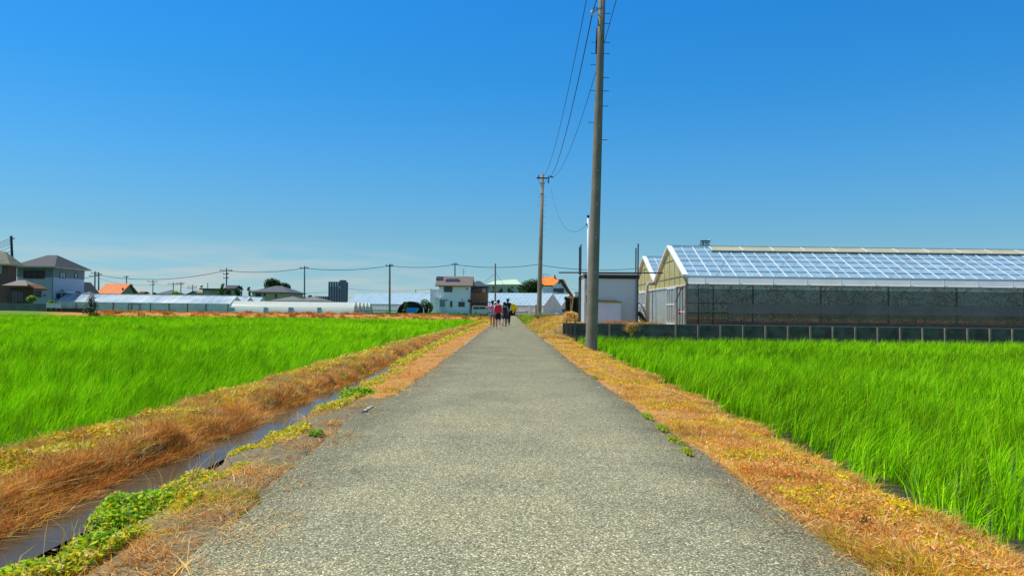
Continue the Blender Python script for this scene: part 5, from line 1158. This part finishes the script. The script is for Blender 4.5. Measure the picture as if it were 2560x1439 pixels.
leafy_clump('leafy_weed', 'large bright green leafy weed clump at the ditch edge, lower left of the picture', on_g(345, 1262), .21, .38, .15, 3600, .034, GR, [3, 4, 4, 1.6])
leafy_clump('leafy_weed', 'small green leafy weed on the ditch side near the bottom left corner', on_g(240, 1345), .12, .2, .07, 500, .04, GR, [2, 3, 3, 1.5])
leafy_clump('leafy_weed', 'green leafy weed clump at the upper bend of the ditch edge', on_g(895, 990), .22, .35, .14, 900, .05, GR, [5, 3, 2, 1])
leafy_clump('leafy_weed', 'yellow green leafy weed left of the bottom edge of the ditch', on_g(70, 1420), .12, .2, .08, 500, .04, GR, [1, 3, 4, 2])
leafy_clump('leafy_weed', 'yellow green weed clump on the bank beside the left paddy', on_g(110, 1150, 0), .25, .5, .06, 800, .032, GR + [(.8, .4, .08)], [.6, 1, 4, 5, 3])
leafy_clump('leafy_weed', 'tiny round green weed on the orange shoulder', on_g(790, 1088, 0), .06, .1, .05, 120, .035, GR, [5, 3, 1, 0.1])
for i, (px, py, s_) in enumerate([(1487, 942, .09), (1618, 1040, .10), (1655, 1070, .10), (1690, 1100, .12), (1718, 1128, .08)]):
    g_ = G(px, py, .02); leafy_clump('road_weed', ['lone bright green weed patch on the asphalt, farthest up the right road edge', 'top weed patch of the green chain in the crack by the right verge', 'second weed patch of the green chain along the right road edge', 'widest weed patch of the green chain along the right road edge', 'lowest weed patch of the green chain, partly brown'][i],
        Vector((g_.x, g_.y, .012)), s_ * .45, s_ * 2.2, .03, 260, .022, [(.25, .50, .01), (.45, .60, .01), (.70, .35, .05)], [4, 4, 1 if i < 3 else 4])
for i, (px, py) in enumerate([(2180, 1205), (2235, 1245), (2080, 1172), (1450, 870)]):
    g_ = G(px, py, -.03); g_.z = float(gz(g_.x, g_.y)[0]); leafy_clump('yellow_weed', ['yellow curled weed at the water edge of the right paddy', 'second yellow curled weed nearer along the right paddy edge', 'small yellow weed left of the curled one at the right paddy edge', 'yellow green weed left of the near pole foot'][i], g_, .13, .16, .07, 260, .045, [(.95, .75, .02), (.75, .6, .03), (.8, .4, .05)], [5, 2, 1])
g_ = G(2163, 1310, 0); g_.z = float(gz(g_.x, g_.y)[0]); leafy_clump('red_weed', 'small red leaved weed in the dead grass of the right verge', g_, .03, .05, .07, 60, .018, [(.70, .10, .04), (.6, .2, .05)], [3, 2])

def tree(name, label, px, ptop, pbase, Y, wpx, cols, wts, n=1800, leaf=.34, zg=.3, lobes=7, group=None, cat='tree', flat=.8, cz=.62, trunk=True, tall=0):
    b_ = P(px, pbase, Y); b_.z = min(b_.z, zg) if trunk else b_.z
    t = Thing(name, label, cat, b_, 0, group); H = t.L(px, ptop).z; Wd = wpx * Y / 2000 / 2
    cs = []; r0 = Wd * .55; hz = min(H * .5, Wd * flat)
    for k in range(lobes):
        a = rnd.uniform(0, 6.28); q = rnd.uniform(.15, .62); cs.append((Wd * q * math.cos(a), Wd * q * math.sin(a) * .8, H - hz + rnd.uniform(-.35, .45) * hz, rnd.uniform(.34, .55) * Wd))
    if tall: cs = [(a, b, H * (1 - tall * (k + .5) / len(cs)), d * .85) for k, (a, b, c, d) in enumerate(cs)]
    else: cs.append((0, 0, H - hz * .75, Wd * .55))
    top = max(c[2] + c[3] * .9 for c in cs); sh = H - top; cs = [(a, b, c + sh, d) for a, b, c, d in cs]
    P_ = []
    tot = sum(c[3] ** 2 for c in cs)
    for (cx, cy, c_z, r_) in cs:
        m_ = int(n * r_ ** 2 / tot); v = rng.normal(size=(m_, 3)); v /= np.linalg.norm(v, axis=1)[:, None]; rad = r_ * rng.uniform(.62, 1.08, m_)[:, None]; rad *= (.85 + .3 * vnoise(v[:, 0] * 3 + cx, v[:, 1] * 3 + cy, .5, 2))[:, None]
        P_.append(v * rad * np.array([1, 1, .9]) + np.array([cx, cy, c_z]))
    P_ = np.concatenate(P_); P_[:, 2] = np.maximum(P_[:, 2], .1)
    leaves('crown', P_, rng.uniform(.6, 1.3, len(P_)) * leaf, pal(len(P_), cols, wts, .25), M_TREE, .5, .6, t.e)
    if trunk:
        mb = MB(); tr = max(.08, Wd * .06); mb.path([(0, 0, -.1), (.05 * Wd, 0, H * .3), (0, 0, H * .62)], [tr, tr * .8, tr * .5], 8)
        for c in cs[:5]: mb.path([(0, 0, H * .35), (c[0] * .5, c[1] * .5, (H * .35 + c[2]) / 2 + .1), (c[0], c[1], c[2])], [tr * .5, tr * .35, tr * .15], 6)
        t.part('trunk', mb, mat('bark', (.09, .065, .045), .95, .3, 6))
    return t
DK = [(.035, .085, .02), (.06, .13, .03), (.02, .05, .015), (.11, .19, .04)]; DKW = [4, 3, 2, 1]
BR = [(.22, .38, .02), (.35, .50, .03), (.12, .25, .02)]; BRW = [4, 3, 2]
tree('broadleaf_tree', 'big round dark green tree rising behind the hipped beige house', 676, 695, 790, 157, 66, DK, DKW, 2600, .42)
tree('broadleaf_tree', 'smaller dark tree on the right shoulder of the big round tree', 710, 706, 790, 160, 34, DK, DKW, 1200, .4)
tree('broadleaf_tree', 'dark narrow tree left of the beige hipped house', 623, 717, 790, 152, 16, DK, DKW, 500, .35, tall=.8, lobes=15)
tree('garden_tree', 'bright green round tufted tree at the foot of the far pole', 553, 707, 790, 155, 18, BR + DK, [2, 1, 2, 3, 2, 1, 1], 700, .3, tall=.8, lobes=15)
tree('garden_tree', 'yellow green small tree before the flat roofed house right corner', 548, 722, 790, 153, 14, BR + DK, [3, 1, 2, 2, 2, 1, 1], 500, .3, tall=.8, lobes=15)
tree('garden_tree', 'wide dark bushy tree right of the far pole behind the long greenhouse', 586, 718, 790, 150, 34, DK, [3, 4, 1, 3], 1400, .35, tall=.8, lobes=15)
tree('garden_tree', 'dark tree between the far pole and the wide bushy tree', 570, 722, 790, 151, 22, DK, DKW, 800, .35, tall=.8, lobes=15)
for i, (px, pt, w_) in enumerate([(760, 741, 14), (775, 737, 14), (790, 740, 12), (748, 742, 10)]): tree('distant_tree', ['pale green tree tip right of the far pole above the low roof', 'taller pale tree tip left of the apartment block', 'small tree tip touching the apartment block', 'low tree tip left of the far pole'][i], px, pt, 790, 190, w_, [(.16, .26, .06), (.25, .34, .10)], [1, 1], 300, .4, group='tree tips above the low roofs')
tree('shrub', 'yellow green tree top above the long greenhouse below the paired crossarm poles', 441, 727, 790, 150, 30, BR, BRW, 700, .32, flat=.5)
tree('shrub', 'small dark tree top above the long greenhouse ridge, left part', 385, 731, 790, 150, 12, DK, DKW, 300, .3)
tree('shrub', 'bright yellow green bush in front of the brown house entrance', 80, 738, 772, 83.5, 26, BR, [2, 4, 1], 900, .16, zg=1.0, trunk=False)
tree('shrub', 'low light green bush behind the white slatted panel', 128, 749, 764, 83.5, 22, BR, [3, 3, 2], 500, .14, trunk=False)
tree('garden_pine', 'spindly dark pine at the right end of the block wall', 226, 733, 788, 81, 44, DK, [4, 2, 3, .3], 900, .15, lobes=16, flat=1.3, tall=.85)
tree('shrub', 'bushy green shrub left of the white annex', 1066, 747, 783, 122, 38, DK + BR, [2, 3, 1, 3, 1, 1, 2], 1500, .22, tall=.8, lobes=15)
tree('shrub', 'small green tree in front of the arched dark cover', 1013, 753, 783, 116.5, 14, BR + DK, [2, 1, 3, 1, 2, 1, 1], 500, .2, tall=.8, lobes=15)
tree('broadleaf_tree', 'big dark evergreen beside the orange chalet, behind the second pole', 1334, 697, 795, 166, 74, DK, DKW, 2800, .42, zg=0, flat=.6)
for i, (px, pt, w_) in enumerate([(1232, 716, 20), (1250, 718, 24), (1276, 714, 26), (1298, 711, 22)]): tree('broadleaf_tree', ['leftmost green tree in front of the mint roofed hall', 'green tree behind the bare pole before the hall', 'third tree before the hall, left of the dark evergreen', 'tree at the right corner of the mint roofed hall'][i], px, pt, 795, 176, w_, DK + BR, [3, 3, 2, 2, 1, .5, 2], 1100, .4, zg=0, group='trees before the hall', tall=.8, lobes=15)
t = Thing('hedge', 'dark trimmed hedge between the chalet and the pipe frame', 'hedge', P(1430, 800, 66)); t.e.location.z = t.loc.z = .1
a, b_ = t.L(1414, 745), t.L(1449, 745); n = 3800; x = rng.uniform(a.x, b_.x, n); z = rng.uniform(0, a.z, n); y = rng.uniform(0, 1.6, n); f = rng.uniform(0, 1, n) < .6; y = np.where(f, rng.normal(0, .08, n), y); z = np.where(f, z, a.z + rng.normal(0, .05, n))
leaves('foliage', np.stack([x, y, z], 1), rng.uniform(.1, .2, n), pal(n, DK, [4, 2, 4, .3], .25), M_TREE, .2, .6, t.e)
mb = MB(); mb.box(a.x + .1, b_.x - .1, .12, 1.5, 0, a.z - .1); t.part('core', mb, mat('hedge_core', (.02, .03, .012), .95, .3, 4))
# plume grass by the second pole
t = Thing('plume_grass', 'feathery pale green grass clump right of the second pole foot', 'plant', P(1364, 800, 62)); t.e.location.z = t.loc.z = .08
n = 900; rr = rng.uniform(0, .35, n); th = rng.uniform(0, 6.283, n)
blades('blades', rr * np.cos(th), rr * np.sin(th), np.zeros(n), rng.uniform(.5, 1.0, n), rng.uniform(.015, .03, n), rng.uniform(.2, .9, n), th + rng.normal(0, .5, n), pal(n, [(.35, .45, .15), (.6, .62, .35), (.25, .35, .08)], [3, 2, 2], .2), M_DRY, parent=t.e)
# white worn strips of concrete edging along the road
m_edge = mat('pale_edge_concrete', (.42, .40, .33), .9, .25, 6, .3, 30)
for i, (y0, y1, s) in enumerate([(8.1, 8.5, -1), (19.5, 20.3, -1), (23.0, 26.4, -1), (27.2, 31.5, -1), (25.5, 28, 1), (31, 35, 1)]):
    mb = MB(); ys_ = np.linspace(y0, y1, 8); f = roadL if s < 0 else roadR
    l = [(float(f(y)) + s * (.02 * rnd.random()) - s * .05, y, .019) for y in ys_]; r_ = [(x + s * (.025 + .02 * rnd.random()), y, z) for x, y, z in l]
    mb.prism(l + r_[::-1], (0, 0, -.03)); o = mb.build('kerb_fragment', m_edge); tag(o, kind='structure')
# loose stones on the road
mb = MB()
for k in range(70):
    y = 3.0 + 9 * rnd.random() ** 1.6; x = rnd.uniform(-2.1, 1.7); mb.ball((x, y, .008 + float(max(-.01, 0))), (rnd.uniform(.004, .012), rnd.uniform(.004, .012), rnd.uniform(.003, .007)), 6, 4)
tag(mb.build('road_grit', mat('grit', (.42, .36, .25), .9, .35, 40)), 'loose grit scattered on the asphalt and dirt shoulder', 'gravel', kind='stuff')

# ================================================================== people
def skinmesh(name, nodes, edges, root, m, parent, sub=1):
    keys = list(nodes); me = bpy.data.meshes.new(name); me.from_pydata([nodes[k][0] for k in keys], [(keys.index(a), keys.index(b)) for a, b in edges], [])
    me.materials.append(m); o = bpy.data.objects.new(name, me); COL.objects.link(o); o.parent = parent
    sk = o.modifiers.new('skin', 'SKIN'); sk.use_smooth_shade = True
    if not me.skin_vertices: me.skin_vertices.new()
    for i, k in enumerate(keys):
        r = nodes[k][1]; d = me.skin_vertices[0].data[i]; d.radius = r if isinstance(r, tuple) else (r, r); d.use_root = (k == root)
    ss_ = o.modifiers.new('sub', 'SUBSURF'); ss_.levels = sub; ss_.render_levels = sub
    return o
def person(label, px, Y, height, shirt, bottom, skin, hair, stride=.2, blen='shorts', hat=None, larm=None, rarm=None, shoe=None, longhair=False, sleeve=None, turn=0.0, flip=1):
    s = height / 1.70; g = P(px, 820, Y); t = Thing('person', label, 'person', (g.x, Y, .012), turn)
    V = lambda x, y, z: (x * s, y * s, z * s)
    L = {}
    def N_(k, x, y, z, r): L[k] = (V(x, y, z), (r * s, r * s) if not isinstance(r, tuple) else (r[0] * s, r[1] * s))
    N_('pel', 0, 0, .95, (.13, .10)); N_('spi', 0, .01, 1.10, (.115, .085)); N_('che', 0, .01, 1.27, (.135, .095)); N_('nek', 0, 0, 1.42, .055); N_('jaw', 0, .015, 1.50, (.062, .07)); N_('hea', 0, .01, 1.58, (.076, .09)); N_('cro', 0, 0, 1.655, (.06, .07))
    N_('nos', 0, .105, 1.56, .012); N_('earL', -.082, .0, 1.565, .012); N_('earR', .082, .0, 1.565, .012)
    E = [('pel', 'spi'), ('spi', 'che'), ('che', 'nek'), ('nek', 'jaw'), ('jaw', 'hea'), ('hea', 'cro'), ('hea', 'nos'), ('hea', 'earL'), ('hea', 'earR')]
    for sd, arm in ((-1, larm), (1, rarm)):
        q = 'L' if sd < 0 else 'R'; sw = -sd * flip * stride * .55
        el, wr = arm or ((sd * .235, sw * .35, 1.13), (sd * .245, sw * 1.0 + .06, .90))
        N_('sh' + q, sd * .165, 0, 1.375, .052); N_('el' + q, *el, .036); N_('wr' + q, *wr, .024)
        d = (Vector(wr) - Vector(el)).normalized(); pm = Vector(wr) + d * .06; N_('pa' + q, *pm, (.030, .018)); E += [('che', 'sh' + q), ('sh' + q, 'el' + q), ('el' + q, 'wr' + q), ('wr' + q, 'pa' + q)]
        fo = Vector((0, 1, 0)); 
        for j, (off, ln) in enumerate(((-.028, .058), (-.010, .070), (.010, .066), (.027, .050))):
            k1 = pm + fo * off + d * (ln * .55 + .02); k2 = k1 + (d * .8 + Vector((-sd * .6, 0, 0))).normalized() * ln * .55
            N_('f%d%sa' % (j, q), *k1, .0085); N_('f%d%sb' % (j, q), *k2, .0075); E += [('pa' + q, 'f%d%sa' % (j, q)), ('f%d%sa' % (j, q), 'f%d%sb' % (j, q))]
        k1 = Vector(wr) + d * .045 + fo * .035; N_('t%sa' % q, *k1, .010); N_('t%sb' % q, *(k1 + d * .035 + fo * .012), .0085); E += [('wr' + q, 't%sa' % q), ('t%sa' % q, 't%sb' % q)]
        st = sd * flip * stride; lift = .10 if st < 0 else .0
        N_('hi' + q, sd * .085, 0, .90, .085); N_('kn' + q, sd * .09, st * .45 + .05, .51, .064); N_('ca' + q, sd * .092, st * .7 - .0, .36, .058); N_('an' + q, sd * .095, st - .02, .10 + lift, .04)
        N_('to' + q, sd * .10, st + .12, .045 + lift * .25, .03)
        E += [('pel', 'hi' + q), ('hi' + q, 'kn' + q), ('kn' + q, 'ca' + q), ('ca' + q, 'an' + q), ('an' + q, 'to' + q)]
    skinmesh('body', L, E, 'pel', skin, t.e)
    def cloth(name, spec, edges, root, m):
        nd = {}
        for k, (src, f, r) in spec.items():
            p = Vector(L[src][0]) if not isinstance(src, tuple) else Vector(L[src[0]][0]).lerp(Vector(L[src[1]][0]), f); nd[k] = (tuple(p), (r[0] * s, r[1] * s) if isinstance(r, tuple) else (r * s, r * s))
        return skinmesh(name, nd, edges, root, m, t.e)
    sp_ = {'a': ('pel', 0, (.18, .14)), 'b': ('spi', 0, (.165, .13)), 'c': ('che', 0, (.18, .135)), 'd': ('nek', 0, .06)}; ed = [('a', 'b'), ('b', 'c'), ('c', 'd')]
    cloth('shirt', sp_, ed, 'a', shirt)
    cloth('sleeves', {'c': ('che', 0, (.15, .10)), 'l': ('shL', 0, .07), 'm': (('shL', 'elL'), .75, .06), 'r': ('shR', 0, .07), 'q': (('shR', 'elR'), .75, .06)}, [('c', 'l'), ('l', 'm'), ('c', 'r'), ('r', 'q')], 'c', sleeve or shirt)
    fz = {'short': .55, 'shorts': .95, 'long': 1.0}[blen]
    sp_ = {'a': (('pel', 'spi'), .35, (.15, .12)), 'p': ('pel', 0, (.165, .13)), 'l': ('hiL', 0, .125), 'm': (('hiL', 'knL'), fz, .10), 'r': ('hiR', 0, .125), 'q': (('hiR', 'knR'), fz, .10)}; ed = [('a', 'p'), ('p', 'l'), ('l', 'm'), ('p', 'r'), ('r', 'q')]
    if blen == 'long': sp_.update({'n': ('anL', 0, .055), 's': ('anR', 0, .055)}); ed += [('m', 'n'), ('q', 's')]
    cloth('shorts' if blen != 'long' else 'trousers', sp_, ed, 'p', bottom)
    for q in 'LR':
        a = Vector(L['an' + q][0]); b = Vector(L['to' + q][0]); mb = MB(); c = (a + b) / 2; mb.ball((c.x, c.y + .005, min(a.z, .06 + c.z * .7) * 1.0), (.05 * s, .135 * s, .055 * s), 10, 6); t.part('shoe', mb, shoe or m_white, smooth=True)
    hc = Vector(L['hea'][0]); mb = MB(); mb.ball(hc + Vector((0, -.022, .025)) * s, (.102 * s, .108 * s, .115 * s), 12, 8)
    if longhair: mb.ball(hc + Vector((0, -.075, -.12)) * s, (.10 * s, .05 * s, .20 * s), 10, 6)
    t.part('hair', mb, hair, smooth=True)
    if hat:
        mb = MB(); mb.ball(hc + Vector((0, 0, .07)) * s, (.115 * s, .12 * s, .09 * s), 14, 7); mb.tube(hc + Vector((0, .01, .045)) * s, hc + Vector((0, .01, .055)) * s, .16 * s, .13 * s, 16); t.part('hat', mb, hat, smooth=True)
    t.s = s; return t
def pack(label, who, m, w_, h_, d_, zc, group=None, flapm=None):
    s = who.s; c = who.loc + Vector((0, -.20 * s, zc * s)); t = Thing('school_backpack', label, 'backpack', c - Vector((0, 0, h_ / 2)))
    mb = MB(); r = .03; o_ = [(-w_ / 2 + r, 0), (w_ / 2 - r, 0), (w_ / 2, r), (w_ / 2 * .96, h_ - .05), (w_ / 2 * .8, h_), (-w_ / 2 * .8, h_), (-w_ / 2 * .96, h_ - .05), (-w_ / 2, r)]
    mb.prism([(x, -d_ / 2, z) for x, z in o_], (0, d_, 0)); t.part('body', mb, m)
    mb = MB(); mb.prism([(x * 1.03, -d_ / 2 - .016, z + .01) for x, z in o_ if z >= 0][0:0] or [(-w_ / 2 * .98, -d_ / 2 - .018, h_ * .12), (w_ / 2 * .98, -d_ / 2 - .018, h_ * .12), (w_ / 2, -d_ / 2 - .018, h_ * .9), (w_ * .42, -d_ / 2 - .018, h_ + .012), (-w_ * .42, -d_ / 2 - .018, h_ + .012), (-w_ / 2, -d_ / 2 - .018, h_ * .9)], (0, .016, 0)); t.part('flap', mb, flapm or m)
    for x in (-.09, .09):
        mb = MB(); mb.path([(x, d_ / 2, h_ * .95), (x, d_ / 2 + .06, h_ + .08), (x * 1.1, d_ / 2 + .22, h_ * .9), (x * 1.3, d_ / 2 + .2, h_ * .45), (x * 1.2, d_ / 2, h_ * .1)], .014, 5); t.part('strap', mb, m)
    return t
m_skin = mat('skin', (.50, .28, .18), .6, .06, 6); m_skin2 = mat('tanned_skin', (.33, .16, .09), .6, .06, 6)
m_hair = mat('black_hair', (.012, .010, .010), .45, .2, 20)
m_pink = mat('pink_patterned_cotton', (.88, .40, .62), .8, .1, 14, stain=(.45, .10, .35)); m_denim = mat('denim', (.14, .24, .36), .85, .15, 12)
m_blk = mat('black_cotton', (.015, .014, .016), .85, .2, 8); m_navy = mat('navy_cotton', (.02, .04, .12), .85, .15, 8); m_wcot = mat('white_cotton', (.75, .75, .74), .85, .06, 8); m_gcot = mat('grey_cotton', (.22, .23, .25), .85, .1, 8)
m_redp = mat('red_leather', (.75, .008, .03), .35, .08, 3); m_cyan = mat('light_blue_cap', (.18, .62, .80), .8, .06, 8)
p1 = person('person in a pink patterned top and denim shorts with one elbow held out, leftmost walker', 1230.5, 43.6, 1.53, m_pink, m_denim, m_skin2, m_hair, .20, 'short', larm=((-.33, -.02, 1.22), (-.46, .08, 1.16)), shoe=m_white)
p2 = person('person in white sleeves and black knee length shorts wearing the red backpack', 1245, 42.4, 1.56, m_wcot, m_blk, m_skin, m_hair, .16, 'shorts', rarm=((.25, .0, 1.10), (.27, .03, .88)), flip=-1)
pack('glossy red school backpack worn by the walker in black shorts', p2, m_redp, .34, .40, .20, 1.16)
p3 = person('person in navy shorts and white sleeves wearing the black backpack', 1260.5, 47.6, 1.50, m_gcot, m_navy, m_skin, m_hair, .15, 'shorts', longhair=True, sleeve=m_wcot, shoe=m_blk)
pack('black school backpack worn by the walker in navy shorts', p3, mat('black_leather', (.014, .016, .03), .4, .1, 3), .33, .40, .2, 1.14)
p4 = person('tall person in black with a light blue hat, rightmost walker', 1268.5, 49.4, 1.76, m_blk, m_blk, m_skin, m_hair, .14, 'long', hat=m_cyan, shoe=m_blk, rarm=((.27, -.02, 1.12), (.25, .05, .90)), flip=-1)
p5 = person('person in a white hat and pale shirt walking ahead, mostly hidden between two walkers', 1237.5, 50.5, 1.50, m_wcot, m_gcot, m_skin, m_hair, .16, 'shorts', hat=m_wcot)
# carried things
s = p4.s; c = p4.loc + Vector((.30, 0, .70)) 
t = Thing('carry_bag', 'black carry bag held low by the tall walker in the blue hat', 'bag', c); mb = MB(); mb.prism([(-.17, 0, 0), (.17, 0, 0), (.19, 0, .3), (-.19, 0, .3)], (0, .12, 0)); t.part('body', mb, m_blk); mb = MB(); mb.path([(-.1, .06, .3), (-.05, .06, .4), (.05, .06, .4), (.1, .06, .3)], .012, 5); t.part('handle', mb, m_blk)
c = p4.loc + Vector((.32, -.02, 1.02)); t = Thing('yellow_jacket', 'bright yellow jacket slung over the right arm of the tall walker', 'jacket', c); mb = MB()
o_ = [(-.16, .30), (-.05, .42), (.10, .40), (.24, .22), (.33, .02), (.27, -.03), (.17, .06), (.10, -.14), (.0, -.22), (-.03, .0), (-.12, .12)]
mb.prism([(x, -.06, z) for x, z in o_], (0, .12, 0)); o = t.part('cloth', mb, mat('yellow_cloth', (1.0, .78, .01), .8, .1, 6, .5, 9)); bv = o.modifiers.new('bevel', 'BEVEL'); bv.width = .04; bv.segments = 3
mb = MB(); mb.prism([(x * .5 + .06, -.075, z * .6 - .04) for x, z in o_[3:10]], (0, .012, 0)); t.part('lining', mb, mat('amber_cloth', (.75, .32, .01), .8, .1, 6))
